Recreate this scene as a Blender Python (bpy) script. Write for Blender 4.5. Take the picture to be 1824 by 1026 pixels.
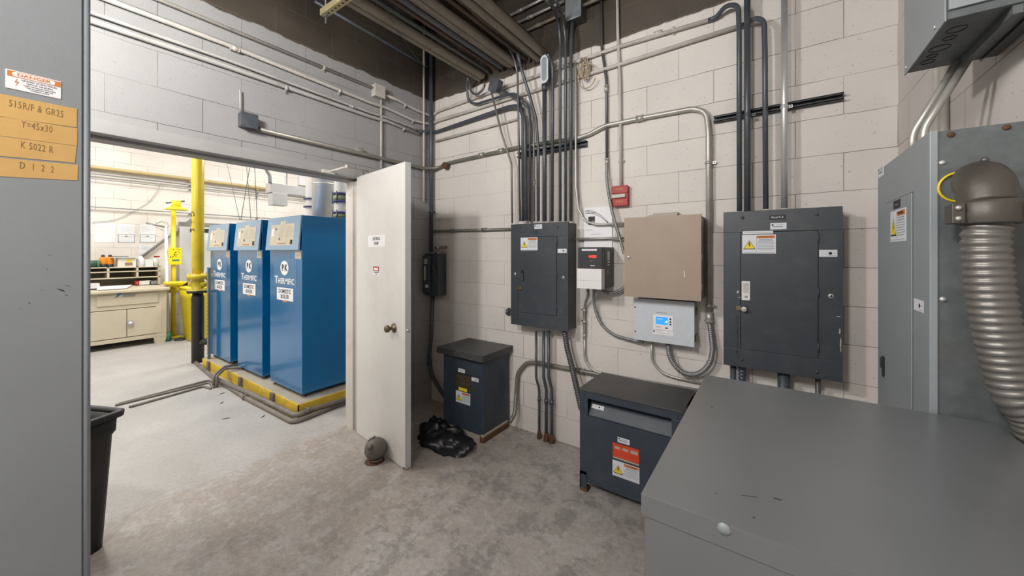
import bpy, bmesh, math, random
from mathutils import Vector, Matrix
random.seed(7)
for o in list(bpy.data.objects): bpy.data.objects.remove(o)
SC = bpy.context.scene; COL = SC.collection
PI = math.pi
# ------------------------------------------------------------ camera, world, lights, exposure
F, HY, H = 660.0, 449.0, 1.5
TH = math.atan(465/660.0); SN, CS = math.sin(TH), math.cos(TH)
cd = bpy.data.cameras.new('camera'); cam = bpy.data.objects.new('camera', cd); COL.objects.link(cam)
cam.location = (0, 0, H); cam.rotation_euler = (PI/2, 0, TH)
cd.sensor_fit = 'HORIZONTAL'; cd.sensor_width = 36; cd.lens = 36*F/1824; cd.shift_y = -(513-HY)/1824
cd.clip_start = .02; cd.clip_end = 60
SC.camera = cam
w = bpy.data.worlds.new('world'); SC.world = w; w.use_nodes = True
w.node_tree.nodes['Background'].inputs[0].default_value = (.8, .85, 1, 1)
w.node_tree.nodes['Background'].inputs[1].default_value = .05
SC.view_settings.view_transform = 'Standard'; SC.view_settings.look = 'None'
SC.view_settings.exposure = 0.12; SC.view_settings.gamma = 1.0; SC.view_settings.use_curve_mapping = False
def area(name, loc, size, size_y, power, col, rot=(0, 0, 0)):
    l = bpy.data.lights.new(name, 'AREA'); l.shape = 'RECTANGLE'; l.size = size; l.size_y = size_y
    l.energy = power; l.color = col
    o = bpy.data.objects.new(name, l); COL.objects.link(o); o.location = loc; o.rotation_euler = rot
    return o
def lamp(name, loc, rad, power, col):
    l = bpy.data.lights.new(name, 'POINT'); l.shadow_soft_size = rad; l.energy = power; l.color = col
    o = bpy.data.objects.new(name, l); COL.objects.link(o); o.location = loc; return o
lamp('room_lamp_main', (-1.75, -.25, 2.70), .10, 120, (1, .97, .93))
lamp('rear_fill', (-.75, -1.0, 2.75), .18, 150, (1, .97, .94))  # added fill light, not a fixture; lifts cabinet face, floor and right side
for i, (x, y) in enumerate([(-4.2, .2), (-6.9, .6), (-6.9, 3.6), (-4.4, 4.2), (-5.5, -1.8)]):
    area('boiler_room_light', (x, y, 4.1), 1.3, .5, (42, 95, 85, 60, 90)[i], (1, .985, .95))

# ------------------------------------------------------------ pixel helpers (a pixel of the photo on a real plane)
def ray(px, py):
    o = (px-912)/F; u = (HY-py)/F
    return Vector((-SN+CS*o, CS+SN*o, u))
def PY(px, py, Y):
    r = ray(px, py); t = Y/r.y
    return Vector((r.x*t, Y, H+r.z*t))
def PX(px, py, X):
    r = ray(px, py); t = X/r.x
    return Vector((X, r.y*t, H+r.z*t))
def PZ(px, py, Z=0):
    r = ray(px, py); t = (Z-H)/r.z
    return Vector((r.x*t, r.y*t, Z))
WY, WX, RX = 2.62, -2.85, .51          # back wall plane, left wall plane, right wall plane
FX = -8.95                             # far wall of the boiler room

# ------------------------------------------------------------ materials
MATS = {}
def mat(name, col, rough=.5, metal=0, var=.06, vscale=6, bump=0, bscale=60, dirt=None, dscale=3, damt=.3, coat=0, emit=None, estr=0, stretch=None):
    if name in MATS: return MATS[name]
    m = bpy.data.materials.new(name); m.use_nodes = True; MATS[name] = m
    nt = m.node_tree; N = nt.nodes; L = nt.links; b = N['Principled BSDF']
    b.inputs['Roughness'].default_value = rough; b.inputs['Metallic'].default_value = metal
    if coat: b.inputs['Coat Weight'].default_value = coat; b.inputs['Coat Roughness'].default_value = .12
    tc = N.new('ShaderNodeTexCoord'); src = tc.outputs['Object']
    if stretch:
        mp = N.new('ShaderNodeMapping'); mp.inputs['Scale'].default_value = stretch; L.new(src, mp.inputs[0]); src = mp.outputs[0]
    n1 = N.new('ShaderNodeTexNoise'); n1.inputs['Scale'].default_value = vscale; n1.inputs['Detail'].default_value = 6
    L.new(src, n1.inputs['Vector'])
    r = N.new('ShaderNodeValToRGB'); L.new(n1.outputs['Fac'], r.inputs[0])
    c = col
    r.color_ramp.elements[0].position = .3; r.color_ramp.elements[1].position = .7
    r.color_ramp.elements[0].color = tuple(max(0, v*(1-var)) for v in c)+(1,)
    r.color_ramp.elements[1].color = tuple(min(1, v*(1+var)) for v in c)+(1,)
    out = r.outputs[0]
    if dirt:
        n2 = N.new('ShaderNodeTexNoise'); n2.inputs['Scale'].default_value = dscale; n2.inputs['Detail'].default_value = 9; n2.inputs['Roughness'].default_value = .65
        L.new(src, n2.inputs['Vector'])
        r2 = N.new('ShaderNodeValToRGB'); r2.color_ramp.elements[0].position = .52; r2.color_ramp.elements[1].position = .72
        r2.color_ramp.elements[0].color = (0, 0, 0, 1); r2.color_ramp.elements[1].color = (damt, damt, damt, 1)
        L.new(n2.outputs['Fac'], r2.inputs[0])
        mx = N.new('ShaderNodeMixRGB'); L.new(r2.outputs[0], mx.inputs[0]); L.new(out, mx.inputs[1]); mx.inputs[2].default_value = tuple(dirt)+(1,)
        out = mx.outputs[0]
    L.new(out, b.inputs['Base Color'])
    if bump:
        n3 = N.new('ShaderNodeTexNoise'); n3.inputs['Scale'].default_value = bscale; n3.inputs['Detail'].default_value = 3
        L.new(src, n3.inputs['Vector'])
        bp = N.new('ShaderNodeBump'); bp.inputs['Strength'].default_value = bump; bp.inputs['Distance'].default_value = .004
        L.new(n3.outputs['Fac'], bp.inputs['Height']); L.new(bp.outputs[0], b.inputs['Normal'])
    if emit:
        b.inputs['Emission Color'].default_value = tuple(emit)+(1,); b.inputs['Emission Strength'].default_value = estr
    return m

def s2l(r, g, b):
    f = lambda c: (c/255/12.92) if c/255 <= .04045 else ((c/255+.055)/1.055)**2.4
    return (f(r), f(g), f(b))

def block_mat(name, axis, base, bare=None, split=None, off=(0, 0), mortar=None, pit=.5):
    """painted concrete block, courses 0.2 m, bare above the split height"""
    m = bpy.data.materials.new(name); m.use_nodes = True; MATS[name] = m
    nt = m.node_tree; N = nt.nodes; L = nt.links; b = N['Principled BSDF']; b.inputs['Roughness'].default_value = .62
    g = N.new('ShaderNodeNewGeometry'); sp = N.new('ShaderNodeSeparateXYZ'); L.new(g.outputs['Position'], sp.inputs[0])
    cb = N.new('ShaderNodeCombineXYZ')
    a1 = N.new('ShaderNodeMath'); a1.operation = 'ADD'; a1.inputs[1].default_value = off[0]; L.new(sp.outputs[axis], a1.inputs[0])
    a2 = N.new('ShaderNodeMath'); a2.operation = 'ADD'; a2.inputs[1].default_value = off[1]; L.new(sp.outputs['Z'], a2.inputs[0])
    # slight waviness of the joints
    nw = N.new('ShaderNodeTexNoise'); nw.inputs['Scale'].default_value = 7; L.new(g.outputs['Position'], nw.inputs['Vector'])
    wv = N.new('ShaderNodeMath'); wv.operation = 'MULTIPLY_ADD'; wv.inputs[1].default_value = .009; L.new(nw.outputs['Fac'], wv.inputs[0]); L.new(a2.outputs[0], wv.inputs[2])
    L.new(a1.outputs[0], cb.inputs[0]); L.new(wv.outputs[0], cb.inputs[1])
    br = N.new('ShaderNodeTexBrick'); L.new(cb.outputs[0], br.inputs['Vector'])
    br.inputs['Scale'].default_value = 1; br.inputs['Brick Width'].default_value = .4064; br.inputs['Row Height'].default_value = .2032
    br.inputs['Mortar Size'].default_value = .0022; br.inputs['Mortar Smooth'].default_value = .35; br.offset = .5
    br.inputs['Color1'].default_value = (1, 1, 1, 1); br.inputs['Color2'].default_value = (.93, .93, .93, 1); br.inputs['Mortar'].default_value = (.36, .33, .30, 1)
    n1 = N.new('ShaderNodeTexNoise'); n1.inputs['Scale'].default_value = 2.2; n1.inputs['Detail'].default_value = 8; L.new(g.outputs['Position'], n1.inputs['Vector'])
    r1 = N.new('ShaderNodeValToRGB'); L.new(n1.outputs['Fac'], r1.inputs[0]); r1.color_ramp.elements[0].position = .35; r1.color_ramp.elements[1].position = .65
    r1.color_ramp.elements[0].color = tuple(v*.93 for v in base)+(1,); r1.color_ramp.elements[1].color = tuple(base)+(1,)
    col = r1.outputs[0]
    # joints show only in places, varied by noise
    nj = N.new('ShaderNodeTexNoise'); nj.inputs['Scale'].default_value = 1.7; nj.inputs['Detail'].default_value = 4; L.new(g.outputs['Position'], nj.inputs['Vector'])
    rj = N.new('ShaderNodeMapRange'); rj.inputs['From Min'].default_value = .38; rj.inputs['From Max'].default_value = .6; rj.inputs['To Min'].default_value = .25; rj.inputs['To Max'].default_value = 1; L.new(nj.outputs['Fac'], rj.inputs['Value'])
    mj = N.new('ShaderNodeMixRGB'); mj.inputs[1].default_value = (1, 1, 1, 1); L.new(rj.outputs[0], mj.inputs[0]); L.new(br.outputs['Color'], mj.inputs[2])
    # pits
    n2 = N.new('ShaderNodeTexNoise'); n2.inputs['Scale'].default_value = 75; n2.inputs['Detail'].default_value = 2; L.new(g.outputs['Position'], n2.inputs['Vector'])
    r2 = N.new('ShaderNodeValToRGB'); L.new(n2.outputs['Fac'], r2.inputs[0]); r2.color_ramp.elements[0].position = .69; r2.color_ramp.elements[1].position = .77
    r2.color_ramp.elements[0].color = (1, 1, 1, 1); r2.color_ramp.elements[1].color = (1-pit, 1-pit, 1-pit, 1)
    if bare:
        n4 = N.new('ShaderNodeTexNoise'); n4.inputs['Scale'].default_value = 9; n4.inputs['Detail'].default_value = 5; L.new(g.outputs['Position'], n4.inputs['Vector'])
        ma = N.new('ShaderNodeMath'); ma.operation = 'MULTIPLY_ADD'; ma.inputs[1].default_value = .05; L.new(n4.outputs['Fac'], ma.inputs[0]); L.new(sp.outputs['Z'], ma.inputs[2])
        mr = N.new('ShaderNodeMapRange'); mr.inputs['From Min'].default_value = split+.022; mr.inputs['From Max'].default_value = split+.03; L.new(ma.outputs[0], mr.inputs['Value'])
        r4 = N.new('ShaderNodeValToRGB'); L.new(n1.outputs['Fac'], r4.inputs[0]); r4.color_ramp.elements[0].position = .3; r4.color_ramp.elements[1].position = .7
        r4.color_ramp.elements[0].color = tuple(v*.65 for v in bare)+(1,); r4.color_ramp.elements[1].color = tuple(v*1.3 for v in bare)+(1,)
        # bare block: lighter mortar
        lm = N.new('ShaderNodeMixRGB'); L.new(br.outputs['Fac'], lm.inputs[0]); L.new(r4.outputs[0], lm.inputs[1]); lm.inputs[2].default_value = tuple(v*1.8 for v in bare)+(1,)
        mm = N.new('ShaderNodeMixRGB'); mm.blend_type = 'MULTIPLY'; mm.inputs[0].default_value = 1; L.new(col, mm.inputs[1]); L.new(mj.outputs[0], mm.inputs[2])
        mx = N.new('ShaderNodeMixRGB'); L.new(mr.outputs[0], mx.inputs[0]); L.new(mm.outputs[0], mx.inputs[1]); L.new(lm.outputs[0], mx.inputs[2])
        col = mx.outputs[0]
    else:
        mm = N.new('ShaderNodeMixRGB'); mm.blend_type = 'MULTIPLY'; mm.inputs[0].default_value = 1; L.new(col, mm.inputs[1]); L.new(mj.outputs[0], mm.inputs[2]); col = mm.outputs[0]
    m3 = N.new('ShaderNodeMixRGB'); m3.blend_type = 'MULTIPLY'; m3.inputs[0].default_value = 1; L.new(col, m3.inputs[1]); L.new(r2.outputs[0], m3.inputs[2])
    L.new(m3.outputs[0], b.inputs['Base Color'])
    n5 = N.new('ShaderNodeTexNoise'); n5.inputs['Scale'].default_value = 120; n5.inputs['Detail'].default_value = 3; L.new(g.outputs['Position'], n5.inputs['Vector'])
    hh = N.new('ShaderNodeMath'); hh.operation = 'MULTIPLY_ADD'; hh.inputs[1].default_value = -2.2; L.new(br.outputs['Fac'], hh.inputs[0]); L.new(n5.outputs['Fac'], hh.inputs[2])
    bp = N.new('ShaderNodeBump'); bp.inputs['Strength'].default_value = .35; bp.inputs['Distance'].default_value = .003; L.new(hh.outputs[0], bp.inputs['Height'])
    L.new(bp.outputs[0], b.inputs['Normal'])
    return m

def floor_mat():
    m = bpy.data.materials.new('concrete_floor'); m.use_nodes = True; MATS['floor'] = m
    nt = m.node_tree; N = nt.nodes; L = nt.links; b = N['Principled BSDF']
    g = N.new('ShaderNodeNewGeometry'); P = g.outputs['Position']
    def noise(s, d=6, r=.55):
        n = N.new('ShaderNodeTexNoise'); n.inputs['Scale'].default_value = s; n.inputs['Detail'].default_value = d; n.inputs['Roughness'].default_value = r; L.new(P, n.inputs['Vector']); return n.outputs['Fac']
    def ramp(src, stops):
        r = N.new('ShaderNodeValToRGB'); L.new(src, r.inputs[0]); e = r.color_ramp.elements
        e[0].position, e[0].color = stops[0][0], tuple(stops[0][1])+(1,)
        e[1].position, e[1].color = stops[-1][0], tuple(stops[-1][1])+(1,)
        for p, c in stops[1:-1]:
            k = e.new(p); k.color = tuple(c)+(1,)
        return r.outputs[0]
    def mix(fac, a, c, mode='MIX'):
        x = N.new('ShaderNodeMixRGB'); x.blend_type = mode
        for i, v in ((0, fac), (1, a), (2, c)):
            if isinstance(v, (int, float)): x.inputs[i].default_value = v
            elif isinstance(v, tuple): x.inputs[i].default_value = v+(1,)
            else: L.new(v, x.inputs[i])
        return x.outputs[0]
    base = ramp(noise(1.6, 10, .62), [(.3, (.36, .335, .315)), (.5, (.45, .425, .405)), (.7, (.54, .515, .495))])
    sp = N.new('ShaderNodeSeparateXYZ'); L.new(P, sp.inputs[0])
    def mr(src, a0, a1, b0=0, b1=1):
        m_ = N.new('ShaderNodeMapRange'); m_.inputs['From Min'].default_value = a0; m_.inputs['From Max'].default_value = a1
        m_.inputs['To Min'].default_value = b0; m_.inputs['To Max'].default_value = b1; L.new(src, m_.inputs['Value']); return m_.outputs[0]
    def mul(a_, c_):
        k_ = N.new('ShaderNodeMath'); k_.operation = 'MULTIPLY'
        for q, v in ((0, a_), (1, c_)):
            if isinstance(v, (int, float)): k_.inputs[q].default_value = v
            else: L.new(v, k_.inputs[q])
        return k_.outputs[0]
    wn = N.new('ShaderNodeMath'); wn.operation = 'MULTIPLY_ADD'; wn.inputs[1].default_value = .10; L.new(noise(2.2, 6), wn.inputs[0]); L.new(sp.outputs['X'], wn.inputs[2])
    edge = mr(wn.outputs[0], -3.0, -2.96)                       # where the brown worn coating starts inside the doorway
    brown = mul(mul(edge, mr(sp.outputs['X'], -2.1, -1.3, .75, .18)), ramp(noise(4.5, 10, .7), [(.36, (.35, .35, .35)), (.58, (1, 1, 1))]))
    c = mix(brown, base, (.39, .325, .275))
    room = mr(sp.outputs['X'], -2.7, -1.7)
    dark = mul(mul(ramp(noise(5.5, 12, .74), [(.50, (0, 0, 0)), (.56, (1, 1, 1))]), room), .55)
    c = mix(dark, c, (.22, .21, .205))
    pale = mul(mul(ramp(noise(7.3, 12, .72), [(.52, (0, 0, 0)), (.57, (1, 1, 1))]), edge), .42)
    c = mix(pale, c, (.56, .54, .53))
    fine = ramp(noise(34, 10, .8), [(.42, (.66, .64, .62)), (.6, (1.0, 1.0, 1.0))])
    c = mix(.6, c, mix(1.0, c, fine, 'MULTIPLY'))
    c = mix(mr(sp.outputs['X'], -2.9, -3.4, 0, .4), c, (.47, .455, .435))
    L.new(c, b.inputs['Base Color'])
    rr = N.new('ShaderNodeMapRange'); rr.inputs['To Min'].default_value = .38; rr.inputs['To Max'].default_value = .7; L.new(noise(8), rr.inputs['Value']); L.new(rr.outputs[0], b.inputs['Roughness'])
    bp = N.new('ShaderNodeBump'); bp.inputs['Strength'].default_value = .25; bp.inputs['Distance'].default_value = .004; L.new(noise(45, 6), bp.inputs['Height']); L.new(bp.outputs[0], b.inputs['Normal'])
    return m

PANEL = mat('dark_grey_enamel', (.043, .052, .063), .42, 0, .12, 3, .12, 90, dirt=(.10, .10, .09), dscale=9, damt=.35)
PANEL2 = mat('blue_grey_enamel', (.036, .049, .068), .4, 0, .12, 3, .12, 90, dirt=(.09, .09, .09), dscale=8, damt=.4)
DKGREY = mat('dark_grey_top', (.052, .054, .056), .45, 0, .15, 5, .1, 90, dirt=(.12, .11, .10), dscale=6, damt=.4)
GREY = mat('grey_enamel', (.225, .238, .25), .30, .5, .05, 3, .05, 120, dirt=(.13, .12, .11), dscale=2.5, damt=.25)
GREY2 = mat('light_grey_enamel', (.27, .30, .32), .42, .1, .04, 4, .04, 120)
GALV = mat('galvanised_sheet', (.115, .13, .135), .5, .2, .18, 28, .05, 90, dirt=(.11, .10, .09), dscale=5, damt=.4)
CABG = mat('cabinet_grey_paint', (.25, .27, .285), .45, .1, .04, 3, .05, 140)
TAN = mat('tan_enamel', (.335, .262, .205), .5, 0, .04, 6, .05, 120)
TAN2 = mat('tan_card', (.42, .37, .31), .7, 0, .08, 8)
LGREY = mat('light_blue_grey_box', (.56, .60, .65), .5, .05, .03, 60, .08, 200)
WHITE = mat('white_plastic', (.72, .72, .72), .4, 0, .02, 5)
PAPER = mat('white_paper', (.80, .80, .82), .6, 0, .02, 6)
STICK = mat('white_sticker', (.66, .68, .72), .5, 0, .02, 6)
BLACK = mat('black_plastic', (.012, .012, .014), .35, 0, .1, 6)
DARKP = mat('charcoal_plastic', (.035, .038, .045), .35, 0, .1, 6)
INK = mat('black_ink', (.02, .02, .025), .6)
GINK = mat('grey_print', (.28, .30, .34), .6)
RED = mat('fire_red_paint', (.36, .018, .015), .5, 0, .08, 6)
REDL = mat('red_print', (.60, .06, .02), .5, 0, .1, 20)
LED = mat('red_led_digits', (.6, .02, .02), .4, emit=(1, .05, .03), estr=2.2)
ORG = mat('orange_print', (.62, .19, .03), .5)
YEL = mat('yellow_print', (.80, .62, .02), .5)
LCD = mat('blue_lcd_screen', (.02, .2, .6), .3, emit=(.03, .28, 1.0), estr=.9)
LCDW = mat('lcd_white_digits', (.5, .7, 1), .3, emit=(.6, .8, 1.0), estr=.9)
CREAM = mat('cream_pipe_paint', (.50, .475, .44), .5, 0, .07, 9, .1, 60, dirt=(.16, .13, .10), dscale=7, damt=.45)
CREAMG = mat('grey_painted_pipe', (.42, .41, .395), .5, 0, .07, 9, dirt=(.15, .13, .11), dscale=6, damt=.4)
PIPED = mat('dark_blue_grey_pipe_paint', (.068, .08, .096), .38, .15, .12, 8, .05, 60, dirt=(.18, .17, .16), dscale=11, damt=.4)
PIPEG = mat('olive_grey_pipe', (.21, .20, .175), .45, .4, .12, 8, dirt=(.28, .26, .23), dscale=9, damt=.4)
STEEL = mat('galvanised_conduit', (.46, .45, .42), .42, .5, .1, 10, dirt=(.2, .17, .13), dscale=8, damt=.4)
STEELB = mat('bright_steel', (.62, .62, .63), .35, .6, .05, 10)
STEELD = mat('dull_dark_steel', (.14, .14, .14), .42, .6, .15, 10, dirt=(.2, .17, .14), dscale=8, damt=.5)
FLEX = mat('flexible_steel_conduit', (.28, .28, .28), .4, .6, .1, 10)
HOSE = mat('dull_ribbed_steel', (.20, .19, .178), .42, .6, .1, 10)
FLEXD = mat('dark_flexible_conduit', (.10, .105, .11), .42, .45, .1, 10)
RUST = mat('rust', (.11, .052, .028), .85, 0, .35, 30, .5, 80)
DUSTY = mat('dusty_old_pipe', (.31, .275, .22), .55, .25, .2, 12, .1, 60, dirt=(.10, .06, .035), dscale=9, damt=.65, stretch=(1, .25, 1))
DUSTYD = mat('rusty_old_pipe', (.10, .062, .042), .65, .25, .3, 12, .1, 60, dirt=(.20, .16, .12), dscale=9, damt=.6, stretch=(1, .3, 1))
BRASS = mat('old_brass', (.21, .165, .10), .4, .8, .2, 10)
BLUE = mat('blue_boiler_enamel', (.0, .145, .37), .22, .15, .05, 4, 0, coat=.6)
BLUEP = mat('blue_logo_plate', (.075, .20, .37), .22, .1, .04, 6)
BLUES = mat('pale_blue_hood', (.30, .45, .62), .25, .45, .05, 6)
PLATE = mat('aluminium_plate', (.62, .57, .45), .35, .3, .06, 20)
YPAINT = mat('yellow_gas_pipe_paint', (.66, .50, .025), .35, 0, .08, 7, dirt=(.4, .27, .03), dscale=6, damt=.35)
YEDGE = mat('worn_yellow_kerb_paint', (.68, .46, .04), .6, 0, .12, 9, .3, 50, dirt=(.22, .17, .10), dscale=6, damt=.8)
YBIN = mat('bright_yellow_plastic', (.85, .70, .02), .45, 0, .05, 6)
YSHOW = mat('bright_yellow_enamel', (.85, .66, .02), .35, 0, .06, 6)
BIRON = mat('black_iron_pipe', (.022, .023, .027), .42, .1, .2, 8, .2, 60, dirt=(.12, .09, .05), dscale=5, damt=.25)
PADC = mat('dusty_concrete_pad', (.38, .34, .28), .8, 0, .15, 5, .3, 40, dirt=(.2, .15, .10), dscale=5, damt=.6)
GRIME = mat('grimy_floor_pipe', (.20, .175, .15), .6, .2, .2, 9, dirt=(.09, .075, .06), dscale=6, damt=.5)
DESK = mat('beige_desk_enamel', (.60, .53, .40), .45, 0, .05, 4, .05, 90, dirt=(.42, .35, .24), dscale=4, damt=.35)
DESKD = mat('beige_desk_inside', (.30, .27, .21), .6)
DOORM = mat('cream_door_paint', (.66, .645, .62), .42, 0, .03, 3, .03, 60, dirt=(.42, .37, .31), dscale=2, damt=.28)
DOORE = mat('door_edge_paint', (.55, .56, .56), .42, 0, .03, 3)
TRIM = mat('grey_beam_paint', (.31, .31, .305), .5, 0, .05, 4, .1, 60)
TRIMW = mat('cream_frame_paint', (.58, .55, .51), .45, 0, .05, 4, dirt=(.3, .24, .17), dscale=3, damt=.4)
BAG = mat('black_plastic_bag', (.008, .009, .012), .38, 0, .1, 8, .6, 22)
BIN = mat('black_bin_plastic', (.006, .006, .007), .5, 0, .2, 8)
CONN = mat('brown_grey_cast_metal', (.085, .076, .066), .45, .3, .12, 10, .15, 60)
IRONG = mat('old_grey_iron', (.16, .145, .13), .55, .3, .15, 10, .2, 60, dirt=(.13, .07, .04), dscale=5, damt=.5)
TAPE = mat('masking_tape', (.58, .36, .12), .7, 0, .06, 12, .1, 60)
PENC = mat('pencil_writing', (.22, .13, .05), .7)
STRUT = mat('dark_strut_channel', (.05, .055, .06), .5, .3, .2, 10)
STRUTY = mat('dull_yellow_strut', (.30, .25, .14), .5, .3, .15, 10)
ROPE = mat('dirty_rope', (.40, .34, .24), .85, 0, .2, 30)
CEIL = mat('dark_ceiling_deck', (.05, .043, .036), .8, 0, .25, 3, .2, 20)
BCEIL = mat('boiler_room_ceiling', (.55, .54, .52), .8, 0, .05, 3)
CLEAR = mat('pale_bottle_plastic', (.75, .74, .74), .3, 0, .03, 5)
ORANGE = mat('orange_bottle_plastic', (.80, .27, .02), .3, 0, .08, 9)
GREEN = mat('green_plastic', (.05, .22, .13), .45, 0, .1, 9)
DKGREEN = mat('dark_green_plastic', (.035, .09, .05), .45, 0, .1, 9)
CARD = mat('white_carton', (.70, .67, .60), .7, 0, .06, 9)
BROWN = mat('brown_cardboard', (.30, .20, .12), .8, 0, .1, 9)
GLASS = mat('sight_glass_green', (.32, .36, .22), .15, 0, .1, 9)
BFLG = mat('blue_flange_paint', (.055, .065, .20), .4, 0, .1, 9)
PIPEW = mat('white_pipe_jacket', (.80, .78, .75), .5, 0, .03, 4)
FLUE = mat('stainless_flue', (.74, .73, .70), .42, .65, .05, 3, stretch=(6, 6, .5))
TRAYM = mat('pale_tray_paint', (.50, .49, .48), .5, 0, .04, 5)
WPANEL = mat('white_board_panel', (.72, .73, .76), .4, 0, .03, 3)
GREYBAR = mat('grey_metal_bar', (.30, .30, .30), .4, .4, .08, 8)
YTAPE = mat('pale_yellow_pipe', (.52, .41, .20), .5, 0, .1, 9)
WALLB = block_mat('painted_block_back', 'X', (.69, .655, .62), bare=(.062, .050, .038), split=3.03, off=(.10, .0), pit=.45)
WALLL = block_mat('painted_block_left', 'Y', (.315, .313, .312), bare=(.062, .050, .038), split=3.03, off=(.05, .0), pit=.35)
WALLR = block_mat('painted_block_right', 'Y', (.63, .59, .565), off=(.2, .0), pit=.45)
WALLF = block_mat('painted_block_far', 'Y', (.80, .75, .69), off=(.2, .05), pit=.2)
WALLFX = block_mat('painted_block_side', 'X', (.80, .75, .69), off=(.2, .05), pit=.2)
FLOOR = floor_mat()

# ------------------------------------------------------------ mesh builder
def fillet(pts, r, n=6):
    P = [Vector(p) for p in pts]
    if r <= 0 or len(P) < 3: return P
    out = [P[0]]
    for i in range(1, len(P)-1):
        a, b, c = P[i-1], P[i], P[i+1]
        d1 = (a-b); d2 = (c-b); l1, l2 = d1.length, d2.length
        if l1 < 1e-6 or l2 < 1e-6: continue
        d1.normalize(); d2.normalize(); ang = d1.angle(d2)
        if ang > PI-.03: out.append(b); continue
        t = min(r/math.tan(ang/2), l1*.49, l2*.49)
        p0, p2 = b+d1*t, b+d2*t
        for k in range(n+1):
            s = k/n; out.append(p0*(1-s)**2+b*2*s*(1-s)+p2*s*s)
    out.append(P[-1]); return out
def spline(pts, n=8):
    P = [Vector(p) for p in pts]; Q = [P[0]*2-P[1]]+P+[P[-1]*2-P[-2]]; out = []
    for i in range(1, len(Q)-2):
        for k in range(n):
            t = k/n; a, b, c, d = Q[i-1], Q[i], Q[i+1], Q[i+2]
            out.append(.5*((2*b)+(c-a)*t+(2*a-5*b+4*c-d)*t*t+(3*b-a-3*c+d)*t**3))
    out.append(P[-1]); return out
def resample(P, step):
    out = [P[0]]; acc = 0
    for i in range(1, len(P)):
        a, b = P[i-1], P[i]; L = (b-a).length; d = step-acc
        while d <= L:
            out.append(a+(b-a)*(d/L)); d += step
        acc = L-(d-step)
    out.append(P[-1]); return out
class MB:
    def __init__(s): s.v = []; s.f = []; s.m = []; s.sm = []; s.mats = []; s.T = Matrix()
    def mi(s, m):
        if m not in s.mats: s.mats.append(m)
        return s.mats.index(m)
    def add(s, vs, fs, m, smooth=False):
        b = len(s.v); s.v += [s.T @ Vector(p) for p in vs]; k = s.mi(m)
        for f in fs: s.f.append(tuple(b+i for i in f)); s.m.append(k); s.sm.append(smooth)
        return s
    def box(s, x0, y0, z0, x1, y1, z1, m):
        x0, x1 = sorted((x0, x1)); y0, y1 = sorted((y0, y1)); z0, z1 = sorted((z0, z1))
        return s.add([(x0,y0,z0),(x1,y0,z0),(x1,y1,z0),(x0,y1,z0),(x0,y0,z1),(x1,y0,z1),(x1,y1,z1),(x0,y1,z1)],
              [(0,3,2,1),(4,5,6,7),(0,1,5,4),(1,2,6,5),(2,3,7,6),(3,0,4,7)], m)
    def tube(s, pts, r, m, n=12, smooth=True, caps=True, radii=None):
        P = [Vector(p) for p in pts]
        Q = [P[0]]
        for p in P[1:]:
            if (p-Q[-1]).length > 1e-5: Q.append(p)
        P = Q; vs = []; fs = []
        t = (P[1]-P[0]).normalized(); up = Vector((0, 0, 1)) if abs(t.z) < .9 else Vector((1, 0, 0))
        u = t.cross(up).normalized()
        for i, p in enumerate(P):
            if i == 0: t = (P[1]-P[0])
            elif i == len(P)-1: t = (P[-1]-P[-2])
            else: t = (P[i+1]-P[i]).normalized()+(P[i]-P[i-1]).normalized()
            if t.length < 1e-6: t = P[i]-P[i-1]
            t.normalize(); u = (u-t*u.dot(t))
            if u.length < 1e-5: u = t.orthogonal()
            u.normalize(); w_ = t.cross(u); rr = radii[i] if radii else r
            for k in range(n):
                a = 2*PI*k/n; vs.append(p+(u*math.cos(a)+w_*math.sin(a))*rr)
        for i in range(len(P)-1):
            for k in range(n):
                a, b = i*n+k, i*n+(k+1) % n; fs.append((a, b, b+n, a+n))
        if caps: fs.append(tuple(range(n-1, -1, -1))); fs.append(tuple((len(P)-1)*n+k for k in range(n)))
        return s.add(vs, fs, m, smooth)
    def cyl(s, a, b, r, m, n=16, r2=None, smooth=True):
        return s.tube([a, b], r, m, n, smooth, True, [r, r if r2 is None else r2])
    def flex(s, pts, r, m, pitch=.012, n=12, amp=.14):
        P = resample([Vector(p) for p in pts], pitch/4)
        rad = [r*(1+amp*math.cos(2*PI*i/4)) for i in range(len(P))]
        return s.tube(P, r, m, n, True, True, rad)
    def lathe(s, c, prof, m, n=24, axis='Z', smooth=True):
        vs = []; fs = []; c = Vector(c)
        for r, h in prof:
            for k in range(n):
                a = 2*PI*k/n; x, y = r*math.cos(a), r*math.sin(a)
                vs.append(c+(Vector((x, y, h)) if axis == 'Z' else Vector((x, h, y)) if axis == 'Y' else Vector((h, x, y))))
        for i in range(len(prof)-1):
            for k in range(n):
                a, b = i*n+k, i*n+(k+1) % n; fs.append((a, b, b+n, a+n))
        fs.append(tuple(range(n-1, -1, -1))); fs.append(tuple((len(prof)-1)*n+k for k in range(n)))
        return s.add(vs, fs, m, smooth)
    def sphere(s, c, r, m, n=16, sc=(1, 1, 1)):
        vs = []; fs = []; R = n//2
        for i in range(R+1):
            th = PI*i/R
            for k in range(n):
                a = 2*PI*k/n; vs.append((c[0]+r*sc[0]*math.sin(th)*math.cos(a), c[1]+r*sc[1]*math.sin(th)*math.sin(a), c[2]+r*sc[2]*math.cos(th)))
        for i in range(R):
            for k in range(n):
                a, b = i*n+k, i*n+(k+1) % n; fs.append((a, a+n, b+n, b))
        return s.add(vs, fs, m, True)
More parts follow.
